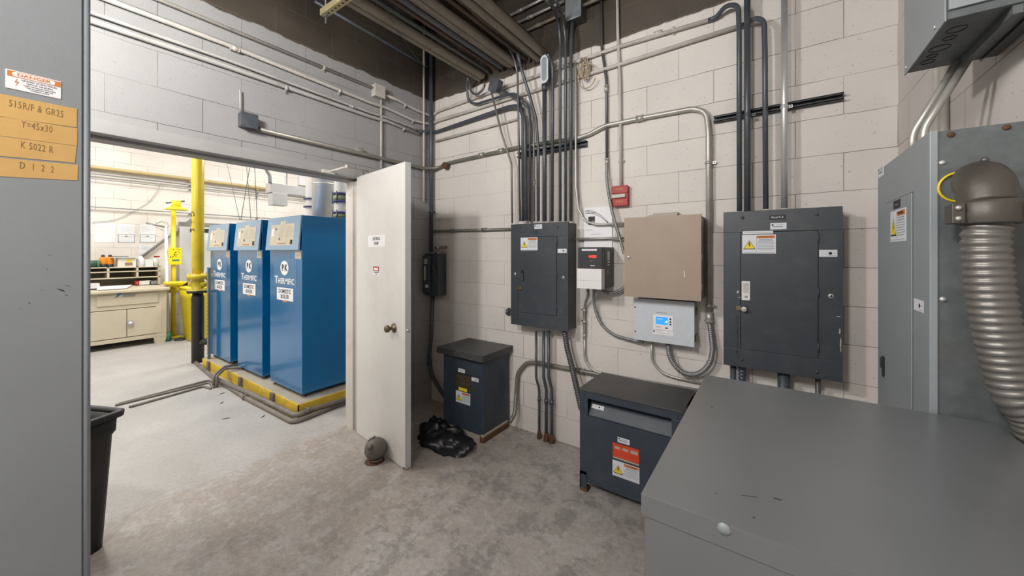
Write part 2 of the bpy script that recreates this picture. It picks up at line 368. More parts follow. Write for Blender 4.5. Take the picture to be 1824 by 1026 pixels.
    def prism(s, poly, m, a, b):
        """poly in (x,y) of current frame, extruded from z=a to z=b"""
        n = len(poly); vs = [(x, y, a) for x, y in poly]+[(x, y, b) for x, y in poly]
        return s.add(vs, [tuple(range(n-1, -1, -1)), tuple(range(n, 2*n))]+[(i, (i+1) % n, n+(i+1) % n, n+i) for i in range(n)], m)
    def hexa(s, p, m):
        return s.add(p, [(0,3,2,1),(4,5,6,7),(0,1,5,4),(1,2,6,5),(2,3,7,6),(3,0,4,7)], m)
    def text(s, txt, x, y, size, m, z=.0012, align='CENTER', sx=1, depth=.0004, space=1, bold=0):
        c = bpy.data.curves.new('t', 'FONT'); c.body = txt; c.size = size; c.align_x = align; c.align_y = 'CENTER'; c.resolution_u = 2; c.extrude = depth; c.space_character = space; c.offset = bold
        o = bpy.data.objects.new('t', c); COL.objects.link(o); bpy.context.view_layer.update()
        me = bpy.data.meshes.new_from_object(o.evaluated_get(bpy.context.evaluated_depsgraph_get()))
        s.add([(v.co.x*sx+x, v.co.y+y, v.co.z+z) for v in me.vertices], [tuple(p.vertices) for p in me.polygons], m)
        bpy.data.objects.remove(o); bpy.data.curves.remove(c); bpy.data.meshes.remove(me)
        return s
    def build(s, name, parent=None, bevel=0, seg=2, origin=None):
        if origin is None:
            if parent is not None: origin = wloc(parent)
            else:
                xs = [v.x for v in s.v]; ys = [v.y for v in s.v]; zs = [v.z for v in s.v]
                origin = Vector(((min(xs)+max(xs))/2, (min(ys)+max(ys))/2, min(zs)))
        me = bpy.data.meshes.new(name); me.from_pydata([v-origin for v in s.v], [], s.f)
        for m in s.mats: me.materials.append(m)
        me.polygons.foreach_set('material_index', s.m); me.polygons.foreach_set('use_smooth', s.sm); me.update()
        o = bpy.data.objects.new(name, me); COL.objects.link(o)
        if parent is not None:
            o.parent = parent; o.location = (0, 0, 0); o['_w'] = list(origin)
        else: o.location = origin; o['_w'] = list(origin)
        if bevel:
            b = o.modifiers.new('bevel', 'BEVEL'); b.width = bevel; b.segments = seg; b.limit_method = 'ANGLE'; b.angle_limit = math.radians(40); b.harden_normals = False
        return o
def wloc(o): return Vector(o['_w'])
def empty(name, loc, label, cat, group=None):
    o = bpy.data.objects.new(name, None); COL.objects.link(o); o.location = loc; o['_w'] = list(loc); o.empty_display_size = .05
    o['label'] = label; o['category'] = cat
    if group: o['group'] = group
    return o
def tag(o, label, cat, group=None, kind=None):
    o['label'] = label; o['category'] = cat
    if group: o['group'] = group
    if kind: o['kind'] = kind
    return o
def struct(mb, name, bevel=0):
    o = mb.build(name, bevel=bevel); o['kind'] = 'structure'; return o
# frames: local x = right, y = up, z = towards the viewer
def fr_back(x, z, Y): return Matrix(((1,0,0,x),(0,0,-1,Y),(0,1,0,z),(0,0,0,1)))       # faces -Y
def fr_left(y, z, X): return Matrix(((0,0,1,X),(1,0,0,y),(0,1,0,z),(0,0,0,1)))        # faces +X, local x = +Y
def fr_right(y, z, X): return Matrix(((0,0,-1,X),(-1,0,0,y),(0,1,0,z),(0,0,0,1)))     # faces -X, local x = -Y

# ---- stickers (local frame, origin = lower left corner)
def warn_sticker(b, w_, h_, lean=False):
    b.box(0, 0, 0, w_, h_, .0006, STICK)
    t = min(w_*.38, h_*.72); cx = w_*.22; cy = h_*.47
    def tri(s_, m, z0, z1): b.prism([(cx-s_/2, cy-s_*.43), (cx+s_/2, cy-s_*.43), (cx, cy+s_*.43)], m, z0, z1)
    tri(t, INK, .0006, .0010); tri(t*.84, YEL, .0010, .0013)
    k = t*.30
    b.prism([(cx-k*.1, cy+k*.75), (cx+k*.25, cy+k*.75), (cx+k*.05, cy+k*.1), (cx+k*.35, cy+k*.1), (cx, cy-k*.95), (cx, cy-k*.15), (cx-k*.3, cy-k*.15)], INK, .0013, .0015)
    b.box(w_*.44, h_*.80, .0006, w_*.97, h_*.95, .0010, ORG)
    b.text('WARNING', w_*.705, h_*.875, h_*.13, INK, .0011)
    b.box(w_*.435, h_*.10, .0006, w_*.44, h_*.95, .0009, INK)
    for i in range(8):
        ww = (.40, .44, .5, .5, .46, .5, .5, .42)[i]; y = h_*(.72-.077*i)
        b.box(w_*(.705-ww/2), y, .0006, w_*(.705+ww/2), y+h_*(.028 if i > 1 else .04), .0008, GINK)
    b.box(w_*.04, h_*.05, .0006, w_*.96, h_*.065, .0008, GINK)
    return b
def asset_sticker(b, w_, h_):
    b.box(0, 0, 0, w_, h_, .0006, STICK)
    b.lathe((w_*.62, h_*.5, 0), [(h_*.2, .0006), (h_*.2, .001)], INK, 14)
    b.box(w_*.72, h_*.5, .0006, w_*.93, h_*.56, .0009, GINK); b.box(w_*.55, h_*.14, .0006, w_*.93, h_*.19, .0009, GINK)
    return b
def name_sticker(b, w_, h_):
    b.box(0, 0, 0, w_, h_, .0006, STICK); b.lathe((w_*.14, h_*.7, 0), [(h_*.14, .0006), (h_*.14, .001)], INK, 12)
    b.box(w_*.25, h_*.66, .0006, w_*.85, h_*.74, .0009, GINK); b.box(w_*.15, h_*.36, .0006, w_*.78, h_*.46, .0009, INK)
    return b
def sticker(kind, frame, w_, h_, name, parent):
    b = MB(); b.T = frame; kind(b, w_, h_); return b.build(name, parent)

# ============================================================ SETTING
ex, ey0, ey1, eh = 6.2, -3.2, 6.2, 4.4
b = MB(); b.box(FX-.2, -3.4, -.1, RX+.2, 6.4, 0, FLOOR); struct(b, 'floor')
b = MB(); b.box(WX-.001, WY, 0, RX+.2, WY+.18, 3.95, WALLB); struct(b, 'wall_back')
OP0, OP1, OPH = -.25, 1.80, 2.10
b = MB()
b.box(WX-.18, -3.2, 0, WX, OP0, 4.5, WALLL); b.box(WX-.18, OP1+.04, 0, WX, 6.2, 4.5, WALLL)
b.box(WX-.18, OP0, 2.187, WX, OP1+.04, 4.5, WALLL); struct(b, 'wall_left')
b = MB(); b.box(RX, -3.0, 0, RX+.18, WY, 3.95, WALLR); struct(b, 'wall_right')
b = MB(); b.box(WX, -3.18, 0, RX+.18, -3.0, 3.95, WALLB); struct(b, 'wall_front')
b = MB(); b.box(WX, -3.0, 3.85, RX, WY, 3.95, CEIL)
for i in range(6):
    y = -2.6+i*.95; b.box(WX, y, 3.62, RX, y+.09, 3.85, CEIL)
struct(b, 'ceiling')
b = MB(); b.box(FX-.18, -3.2, 0, FX, 6.2, 4.5, WALLF); struct(b, 'wall_far')
b = MB(); b.box(FX, 6.0, 0, WX-.18, 6.2, 4.5, WALLFX); struct(b, 'wall_boiler_room_rear')
b = MB(); b.box(FX, -3.2, 0, WX-.18, -3.0, 4.5, WALLFX); struct(b, 'wall_boiler_room_front')
b = MB(); b.box(FX, -3.0, 4.5, WX, 6.0, 4.6, BCEIL); struct(b, 'ceiling_boiler_room')
# lintel beam, soffit and jamb
b = MB(); b.box(WX-.18, OP0, 2.115, WX+.012, OP1+.04, 2.187, TRIM); b.box(WX-.18, OP0, 2.10, WX-.07, OP1+.04, 2.115, TRIM); struct(b, 'trim_1', .002)
b = MB(); b.box(WX-.185, OP1, 0, WX+.012, OP1+.042, 2.10, TRIMW); b.box(WX-.13, OP1-.018, 0, WX-.05, OP1, 2.10, TRIMW)
b.box(WX+.0121, OP1+.004, 0, WX+.0125, OP1+.03, .05, RUST); struct(b, 'trim_2', .002)
b = MB(); b.box(WX-.18, OP0-.04, 0, WX+.012, OP0, 2.10, TRIMW); struct(b, 'trim_3')

# ============================================================ DOOR
hinge = Vector((WX+.03, OP1-.03, 0)); fe = PZ(721.5, 838.5); dv = (fe-hinge); dv.z = 0; dw = dv.length; du = dv.normalized(); dn = Vector((du.y, -du.x, 0))
# local frame: x along the leaf from hinge, y up, z towards the camera side
if dn.dot(Vector((0, 0, 0))-fe) < 0: dn = -dn
DF = Matrix(((du.x, 0, dn.x, hinge.x), (du.y, 0, dn.y, hinge.y), (0, 1, 0, .006), (0, 0, 0, 1)))
b = MB(); b.T = DF; b.box(0, 0, -.045, dw, 2.115, 0, DOORM); b.box(dw, 0, -.0449, dw+.0006, 2.115, -.0001, DOORE)
b.box(dw-.03, 0, 0, dw, .012, .0004, RUST)
door = b.build('door_1', origin=hinge, bevel=.0015); door['kind'] = 'structure'
def on_door(px, py):
    r = ray(px, py); t = (hinge-Vector((0, 0, 0))).dot(dn)/(r.x*dn.x+r.y*dn.y); p = r*t; p.z += H
    return (p-hinge).dot(du), p.z-.006
x, y = on_door(702, 584)
for sgn, nm in ((1, 'door_knob'), (-1, 'door_knob')):
    b = MB(); b.T = DF @ Matrix.Translation((x, y, 0 if sgn > 0 else -.045)) @ Matrix.Scale(sgn, 4, (0, 0, 1))
    b.lathe((0, 0, 0), [(.034, 0), (.034, .006), (.012, .012), (.012, .035), (.024, .042), (.027, .055), (.022, .066), (.001, .07)], BRASS if sgn > 0 else STEELD, 24)
    b.build(nm, door)
b = MB(); b.T = DF @ Matrix.Translation((dw, y, -.0225)) @ Matrix.Rotation(PI/2, 4, 'Y'); b.lathe((0, 0, 0), [(.012, 0.0007), (.012, .002), (.006, .002), (.006, .010)], STEELB, 16); b.build('latch', door)
x0, y0 = on_door(656, 440); x1, y1 = on_door(686, 418)
b = MB(); b.T = DF @ Matrix.Translation((x0, y0, 0)); W_, H_ = x1-x0, y1-y0
b.box(0, 0, 0, W_, H_, .001, PAPER); b.text('ELECTRICAL', W_/2, H_*.69, H_*.36, INK, .0012, sx=.68, bold=.0008); b.text('ROOM', W_/2, H_*.29, H_*.36, INK, .0012, sx=.68, bold=.0008)
b.build('room_sign', door)
x0, y0 = on_door(664.5, 490); x1, y1 = on_door(676, 474.5)
b = MB(); b.T = DF @ Matrix.Translation((x0, y0, 0)); W_, H_ = x1-x0, y1-y0
b.box(0, 0, 0, W_, H_, .001, PAPER); b.box(W_*.05, H_*.45, .001, W_*.95, H_*.97, .0014, INK); b.box(W_*.12, H_*.5, .0014, W_*.88, H_*.92, .0018, REDL); b.box(W_*.2, H_*.55, .0018, W_*.8, H_*.82, .002, PAPER)
b.box(W_*.1, H_*.28, .001, W_*.9, H_*.36, .0014, INK); b.box(W_*.3, H_*.1, .001, W_*.7, H_*.18, .0014, INK)
b.build('danger_notice', door)
# door closer arm: foot on the lintel, elbow, rod to the leaf
b = MB(); a = PX(585, 306, WX+.03); e = PX(617, 297, WX+.14); d = hinge+du*.20+dn*.0; d = Vector((d.x, d.y, 2.121+.006))+dn*(-.02)
b.box(a.x-.02, a.y-.045, a.z-.012, a.x+.01, a.y+.05, a.z+.012, TRIMW)
b.tube([a, e], .008, TRIMW, 8); b.tube([e+Vector((0, 0, .004)), d+Vector((0, 0, .01))], .005, GRIME, 8); b.cyl(e-Vector((0, 0, .01)), e+Vector((0, 0, .014)), .012, TRIMW, 12); b.cyl(d, d+Vector((0, 0, .016)), .012, GRIME, 12)
tag(b.build('door_closer_arm'), 'folding cream closer arm between the lintel and top of the open door', 'door closer')

# ============================================================ CONDUITS
def conduit(name, pts, r, m, label, cat='pipe', group=None, bend=.08, n=12, fit=(), clips=(), fm=None):
    """rigid conduit with couplings (fit: indices along the original points) and clamps"""
    P = fillet(pts, bend); b = MB(); b.tube(P, r, m, n)
    if not fit and not clips:
        o = b.build(name); return tag(o, label, cat, group)
    L0 = Vector(P[0]); base = Vector((L0.x, L0.y, min(p.z for p in P)))
    root = empty(name, base, label, cat, group); b.build('tube', root)
    for c, d in fit:
        c = Vector(c); d = Vector(d).normalized(); q = MB(); q.cyl(c-d*.022, c+d*.022, r*1.28, fm or m, 12); q.cyl(c-d*.024, c-d*.018, r*1.5, fm or m, 6, smooth=False); q.cyl(c+d*.018, c+d*.024, r*1.5, fm or m, 6, smooth=False); q.build('coupling', root)
    for c, d, nrm in clips:
        c = Vector(c); d = Vector(d).normalized(); nrm = Vector(nrm).normalized(); s_ = d.cross(nrm).normalized(); q = MB()
        q.cyl(c-d*.008, c+d*.008, r*1.22, fm or m, 12)
        ft = c-nrm*(r*.9)
        p = [ft+s_*(r*2.4)-d*.008, ft+s_*(r*2.4)+d*.008, ft+s_*r*.8+d*.008, ft+s_*r*.8-d*.008]
        q.hexa([v-nrm*.001 for v in p]+[v+nrm*.003 for v in p], fm or m)
        q.cyl(ft+s_*r*1.9, ft+s_*r*1.9+nrm*.006, .004, STEELD, 6)
        q.build('strap', root)
    return root
XL = WX+.022; YB = WY-.022
X_, Y_, Z_ = (1, 0, 0), (0, 1, 0), (0, 0, 1)
def lp(px, py, X=XL): return PX(px, py, X)
def bp(px, py, Y=YB): return PY(px, py, Y)
Lg = 'painted conduits along the left and back block walls'
# upper pair running round the corner onto the back wall
jb = PX(677, 163, WX+.03)
conduit('conduit', [Vector((XL, -2.9, 2.925)), Vector((XL, jb.y-.035, 2.92))], .011, CREAM, 'thin topmost cream conduit on the left wall ending at the white junction box', 'conduit', bend=.1, clips=[((XL, 1.5, 2.921), Y_, X_)])
conduit('conduit', [Vector((XL, jb.y+.05, 2.90)), Vector((XL, jb.y+.2, 2.90)), Vector((XL, jb.y+.42, 2.875)), Vector((XL, YB, 2.875)), bp(780, 198), bp(1100, 84), bp(1262, 36)], .013, CREAM, 'upper of two cream conduits running along the back wall near its bare top', 'conduit', bend=.09,
        fit=[(bp(1172, 59.5), X_)], clips=[(lp(722, 187), Y_, X_), (bp(1200, 52), X_, (0, -1, 0))])
c2 = [Vector((XL, -2.9, 2.80)), lp(400, 78), lp(660, 183), lp(690, 193), lp(735, 214), Vector((XL, YB, 2.79)), bp(778, 216), bp(1000, 147), bp(1100, 116), bp(1315, 47)]
conduit('conduit', c2, .013, CREAM, 'lower of two cream conduits running along the back wall near its bare top', 'conduit', bend=.09, fit=[(lp(418, 86.5), (0, 1, 0))], clips=[(lp(605, 162), Y_, X_), (lp(736, 214.5), Y_, X_)])
c3 = [Vector((XL, -2.9, 2.70)), lp(400, 105), lp(660, 201), lp(690, 210), lp(735, 227), Vector((XL+.01, YB-.01, 2.715)), bp(778, 235), bp(905, 191, WY-.05), bp(925, 188, WY-.09), bp(935, 215, WY-.09), bp(936.5, 393, WY-.09)]
conduit('conduit', [lp(745, 234)]+c3[5:], .0165, PIPED, 'thick dark conduit rising from the corner pipe and bending down into the panel', 'conduit', bend=.12)
conduit('conduit', c3[:5]+[lp(742, 231)], .010, CREAMG, 'thin cream conduit just above its thicker neighbour on left wall', 'conduit', bend=.1, fit=[(lp(628, 190), (0, 1, 0))])
conduit('conduit', [Vector((XL, -2.9, 2.66)), lp(400, 117), lp(660, 208), lp(690, 216), lp(745, 238)], .014, CREAMG, 'lowest of the cream conduits bunched above the doorway, ending at the corner', 'conduit', bend=.1, clips=[(lp(510, 157), Y_, X_), (lp(719, 229), Y_, X_)])
conduit('conduit', [bp(776, 252), bp(922, 212)], .009, CREAM, 'short thin cream conduit on back wall below the dark sloping conduit', 'conduit')
conduit('conduit', [bp(1262, 36), bp(1276, 31, WY-.03), bp(1292, 10, WY-.07), bp(1315, 8, WY-.10), bp(1316.5, 50, WY-.10), bp(1317, 376, WY-.10)], .0135, PIPED, 'dark conduit bending down into the big panel, leftmost of its four', 'conduit', bend=.12, clips=[(bp(1317, 206, WY-.10), Z_, (0, -1, 0))])
conduit('conduit', [bp(1315, 47), bp(1328, 43, WY-.04), bp(1344, 32, WY-.08), bp(1361, 36, WY-.10), bp(1362.5, 90, WY-.10), bp(1364, 372, WY-.10)], .0135, PIPED, 'dark conduit bending down into the big panel, third from left', 'conduit', bend=.12)
# grey junction boxes on the left wall
root = empty('junction_box', PX(677, 174, WX), 'small white painted junction box on left wall near the corner', 'junction box')
a, c = PX(669, 148, WX+.06), PX(686, 176, WX+.06)
b = MB(); b.box(WX, a.y, c.z, WX+.055, c.y, a.z, CREAM); b.build('box', root, .003)
b = MB(); b.box(WX+.055, a.y-.003, c.z-.003, WX+.06, c.y+.003, a.z+.003, CREAM); b.build('cover', root, .001)
root = empty('junction_box', PX(444, 232, WX), 'dark blue-grey square junction box above the doorway', 'junction box')
a, c = PX(430, 198, WX+.06), PX(459, 230, WX+.06)
b = MB(); b.box(WX, a.y, c.z, WX+.055, c.y, a.z, PIPED); b.build('box', root, .003)
b = MB(); b.box(WX+.055, a.y-.003, c.z-.003, WX+.062, c.y+.003, a.z+.003, PIPED); b.cyl((WX+.062, a.y+.012, c.z+.012), (WX+.065, a.y+.012, c.z+.012), .005, STEELD, 8); b.cyl((WX+.062, c.y-.012, a.z-.012), (WX+.065, c.y-.012, a.z-.012), .005, STEELD, 8); b.build('cover', root, .001)
jy = c.y
conduit('conduit', [lp(428, 196), lp(427.5, 160)], .004, CREAM, 'short thin vertical stub rising from the dark junction box', 'conduit')
# mid-height grey conduit from the dark box round the corner to the panel bundle
conduit('conduit', [Vector((XL+.005, jy+.0, 2.325)), Vector((XL+.005, YB-.12, 2.325)), Vector((XL+.10, YB-.005, 2.335)), bp(800, 290), bp(922, 263), bp(1000, 250.5)], .0165, PIPEG, 'olive grey conduit running from dark junction box round the corner to bundle', 'conduit', bend=.12, fm=STEEL, fit=[(lp(640, 268), Y_), (bp(858, 276), X_), (bp(893, 268.5), X_)])
conduit('conduit', [bp(1000, 250.5), bp(1029, 246), bp(1050, 239), bp(1078, 224), bp(1150, 209), bp(1236, 193), bp(1258, 200, WY-.03), bp(1262, 235, WY-.035), bp(1263, 560, WY-.035)], .0165, STEEL, 'bright conduit arching over and dropping along right side of the tan cabinet', 'conduit', bend=.16, fm=STEEL,
        fit=[(bp(1140, 211), X_)], clips=[(bp(1262, 290, WY-.035), Z_, (0, -1, 0)), (bp(1262.5, 545, WY-.035), Z_, (0, -1, 0))])
tag(MB().lathe(PY(790, 294, WY-.075), [(.010, 0), (.028, .003), (.034, .02), (.03, .035), (.03, .053)], RUST, 12, 'Y').build('conduit_fitting'), 'rusty round fitting on the grey conduit near the corner', 'fitting')
conduit('conduit', [bp(748, 413), bp(770, 412), bp(908, 408)], .0125, PIPEG, 'level grey conduit on back wall running into the left side of the panel', 'conduit', fit=[(bp(806, 411), X_), (bp(863, 409), X_)])
conduit('conduit', [lp(679, 178), lp(679, 300)], .009, CREAM, 'thin vertical cream conduit dropping from the white junction box', 'conduit')
conduit('conduit', [lp(560, 2), lp(737, 105), Vector((XL, YB-.1, 3.345))], .014, PIPED, 'high dark conduit along the bare top of left wall', 'conduit')
# corner verticals
conduit('conduit', [Vector((WX+.03, WY-.13, 3.8)), Vector((WX+.03, WY-.13, 2.0))], .010, CREAM, 'thin cream vertical conduit in the corner behind the dark one', 'conduit', fit=[((WX+.03, WY-.13, 3.36), Z_)])
pc = PY(768, 300, WY-.06)
conduit('conduit', [Vector((pc.x, WY-.06, 3.8)), Vector((pc.x, WY-.06, 1.50))], .019, PIPED, 'tall dark vertical conduit in the corner above the safety switch', 'conduit', clips=[((pc.x, WY-.06, 1.9), Z_, (0, -1, 0))])
conduit('conduit', [PY(771, 520, WY-.07), PY(768, 600, WY-.06), PY(764, 640, WY-.06), PY(769, 668, WY-.06), PY(781, 690, WY-.06), PY(796, 712, WY-.06)], .019, PIPED, 'dark conduit curving down from the safety switch behind the small transformer', 'conduit', bend=.3, fit=[(PY(765, 646, WY-.06), (.1, 0, 1))])
# strut channels
def strut(name, a, c, hh, m, label, nh, Y0):
    root = empty(name, (a.x, WY, a.z), label, 'strut')
    b = MB(); x0, x1 = a.x, c.x; z = a.z
    b.box(x0, WY-Y0, z-hh/2, x1, WY, z-hh/2+.004, m); b.box(x0, WY-Y0, z+hh/2-.004, x1, WY, z+hh/2, m); b.box(x0, WY-.008, z-hh/2, x1, WY-.004, z+hh/2, m)
    b.box(x0, WY-Y0, z-hh/2, x1, WY-Y0+.003, z-hh/2+.010, m); b.box(x0, WY-Y0, z+hh/2-.010, x1, WY-Y0+.003, z+hh/2, m)
    for i in range(nh):
        xx = x0+(i+.5)*(x1-x0)/nh; b.box(xx-.012, WY-.0085, z-.005, xx+.012, WY-.0079, z+.005, BLACK)
    b.build('channel', root); return root
s1 = strut('strut_channel', PY(922, 277, WY-.03), PY(1044, 262, WY-.03), .042, STRUT, 'grimy strut channel holding the conduit bundle above the smaller panel', 5, .041)
s2 = strut('strut_channel', PY(1271, 213, WY-.03), PY(1503, 175, WY-.03), .036, STRUT, 'long black strut channel on back wall above the big panel', 12, .041)
# bundle above the panel
def up(px, top, bot, r, m, label, Y=WY-.09, extra=None, clip=True, **k):
    pts = (extra or [])+([bp(px, top, Y)] if top is not None else [])+[bp(px, bot, Y)]
    cl = [(bp(px, clip, Y), Z_, (0, -1, 0))] if clip and clip is not True else []
    return conduit('conduit', pts, r, m, label, 'conduit', clips=cl, **k)
PT = 394.0
conduit('conduit', [bp(872, 150, WY-.16), bp(893, 236, WY-.12), bp(911, 292, WY-.09), bp(912.5, 398, WY-.09)], .0085, PIPEG, 'thin conduit slanting down from the dark box to the left end of the panel', 'conduit', bend=.1)
conduit('conduit', [bp(905, 82, WY-.25), bp(916, 104, WY-.16), bp(922, 132, WY-.12), bp(923, 185, WY-.11), bp(926.5, PT, WY-.10)], .0085, STEELD, 'slim silver-grey conduit dropping at the left edge of the bundle', 'conduit', bend=.15)
conduit('conduit', [bp(834, 138, WY-.14), bp(831.5, 152, WY-.10), bp(834, 182, WY-.06), bp(850, 185, WY-.05), bp(903, 169, WY-.07), bp(921, 166, WY-.075), bp(930.5, 196, WY-.075), bp(931, PT, WY-.075)], .011, PIPED, 'dark conduit looping out below the ceiling pipes then right and down into the panel', 'conduit', bend=.09)
conduit('conduit', [bp(836, 142, WY-.12), bp(838, 162, WY-.10), bp(848, 170, WY-.10), bp(860, 160, WY-.10), bp(864, 150, WY-.10)], .010, STEELD, 'small dark u-shaped conduit loop under the ceiling pipes', 'conduit', bend=.06)
conduit('conduit', [bp(884, 152, WY-.13), bp(920, 178, WY-.10), bp(940, 186, WY-.05), bp(944, 205, WY-.05), bp(944, PT, WY-.05)], .0105, PIPED, 'dark conduit from the blue-grey box bending down behind the bundle', 'conduit', bend=.1)
conduit('conduit', [bp(920, 172, WY-.05), bp(935, 178, WY-.04), bp(948, 198, WY-.04), bp(951, 230, WY-.045), bp(951.5, PT, WY-.05)], .0085, PIPEG, 'olive thin conduit curving from the left into the bundle', 'conduit', bend=.1, fit=[(bp(951.5, 325, WY-.05), Z_)])
conduit('conduit', [bp(922, 96, WY-.25), bp(929, 124, WY-.18), bp(942, 165, WY-.13), bp(955, 212, WY-.10), bp(959, 262, WY-.09), bp(959, PT, WY-.09)], .012, PIPED, 'dark conduit slanting down from the ceiling pipes to the middle of bundle', 'conduit', bend=.2)
up(970, 152, PT, .0175, PIPED, 'thickest dark conduit of the bundle, below the tall white conduit body', fit=[(bp(970, 156, WY-.09), Z_)])
conduit('conduit', [bp(975, 96, WY-.18), bp(984, 112, WY-.11), bp(984.5, 140, WY-.09), bp(983.5, PT, WY-.09)], .0135, PIPED, 'dark conduit just right of the tall white conduit body', 'conduit', bend=.1)
conduit('conduit', [bp(974, 0, WY-.5), bp(986, 14, WY-.32), bp(995, 40, WY-.14), bp(998, 70, WY-.09), bp(998, PT, WY-.09)], .0115, PIPED, 'dark conduit arching from above, fourth from the right end of the bundle', 'conduit', bend=.3)
conduit('conduit', [bp(990, 0, WY-.4), bp(1000, 20, WY-.22), bp(1005, 46, WY-.12), bp(1007.5, 75, WY-.09), bp(1007.5, PT, WY-.09)], .0105, PIPED, 'dark conduit arching from above, third from the right end of bundle', 'conduit', bend=.3)
conduit('conduit', [bp(1020, 32, WY-.05), bp(1018, 70, WY-.09), bp(1017, 110, WY-.09), bp(1017, PT, WY-.09)], .013, PIPED, 'dark conduit dropping from the grey box at top into the panel end', 'conduit', bend=.2)
conduit('conduit', [bp(1012, 114, WY-.05), bp(1024, 113, WY-.05), bp(1025, 130, WY-.05), bp(1026, 335, WY-.05), bp(1030, 372, WY-.05), bp(1042, 394, WY-.05), bp(1062, 400, WY-.05), bp(1112, 398, WY-.05)], .0085, STEEL, 'slim bright conduit curving right to the tan cabinet over the booklet', 'conduit', bend=.09)
conduit('conduit', [bp(1026, 425.5, WY-.05), bp(1112, 424, WY-.05)], .009, STEEL, 'short level conduit between the smaller panel and tan cabinet', 'conduit')
# tall white LB conduit body
lb0, lb1 = PY(963, 100, WY-.14), PY(976, 146, WY-.14)
root = empty('pull_box', (lb0.x, WY-.1, lb1.z), 'tall pale grey conduit body with cover facing the room, atop thickest conduit', 'conduit body')
b = MB(); xm = (lb0.x+lb1.x)/2; hw = (lb1.x-lb0.x)/2
prof = [(xm+hw*1.05*math.cos(t), lb0.z-hw+hw*math.sin(t)) for t in [PI*k/10 for k in range(11)]]+[(xm+hw*1.05*math.cos(t), lb1.z+hw+hw*math.sin(t)) for t in [PI+PI*k/10 for k in range(11)]]
b.T = Matrix(((1,0,0,0),(0,0,-1,0),(0,1,0,0),(0,0,0,1))); b.prism(prof, STEELD, -(WY-.06), -(WY-.135)); b.build('body', root, .003)
b = MB(); b.T = Matrix(((1,0,0,0),(0,0,-1,0),(0,1,0,0),(0,0,0,1))); b.prism(prof, LGREY, -(WY-.135), -(WY-.142))
pr2 = [(xm+(x-xm)*.62, (lb0.z+lb1.z)/2+(z-(lb0.z+lb1.z)/2)*.84) for x, z in prof]; b.prism(pr2, GREY2, -(WY-.142), -(WY-.146)); b.build('cover', root, .001)
# verticals to the fire pull and the flex
conduit('conduit', [bp(1070, -40), bp(1072, 85), bp(1080, 142), bp(1081, 284)], .010, STEELD, 'slim dull conduit dropping from above, kinked, left of the red fire pull', 'conduit', bend=.2, fm=STEEL, fit=[(bp(1080, 158), Z_), (bp(1081, 288), Z_)])
b = MB(); b.flex(spline([bp(1081, 292, WY-.03), bp(1081.5, 325, WY-.05), bp(1090, 375, WY-.075), bp(1102, 418, WY-.09), bp(1112, 452, WY-.10)]), .0105, FLEX, .013, 12); tag(b.build('flexible_conduit'), 'armoured flexible conduit curving past the red fire pull behind the tan cabinet', 'flexible conduit')
conduit('conduit', [bp(1099, -40), bp(1100.5, 60), bp(1104.5, 150), bp(1106, 331)], .0105, CREAM, 'cream vertical conduit dropping onto the red fire pull station', 'conduit', bend=.3, clips=[(bp(1105, 287), Z_, (0, -1, 0))])
up(1331, -40, 376, .0165, PIPED, 'thick dark straight conduit dropping into the big panel', clip=205)
up(1397, -40, 370, .0155, STEELB, 'bright silver straight conduit dropping into the big panel', clip=190)
# conduits at the wall top
for (p, q, nm) in (((890, 37), (1000, -18), 'upper'), ((915, 44), (1005, 2), 'middle'), ((935, 56), (1012, 21), 'lower')):
    conduit('conduit', [bp(p[0], p[1], WY-.03), bp(q[0], q[1], WY-.03)], .012, STEEL if nm != 'lower' else DUSTY, nm+' of three short level conduits at the top of back wall', 'conduit', fit=[(bp((p[0]*2+q[0])/3, (p[1]*2+q[1])/3, WY-.03), X_)])
root = empty('junction_box', PY(1021, 30, WY), 'grey junction box at the very top of back wall', 'junction box')
a, c = PY(1007, -14, WY-.11), PY(1034, 27, WY-.11)
b = MB(); b.box(a.x, WY-.10, c.z, c.x, WY, a.z, DKGREY); b.build('box', root, .004)
b = MB(); b.box(a.x-.003, WY-.11, c.z-.003, c.x+.003, WY-.10, a.z+.003, GREY2); b.build('cover', root, .006)
conduit('conduit', [bp(1034, 12, WY-.05), bp(1068, -3, WY-.05), bp(1130, -32, WY-.05)], .012, DUSTY, 'short brown conduit leaving the grey box at top right', 'conduit')

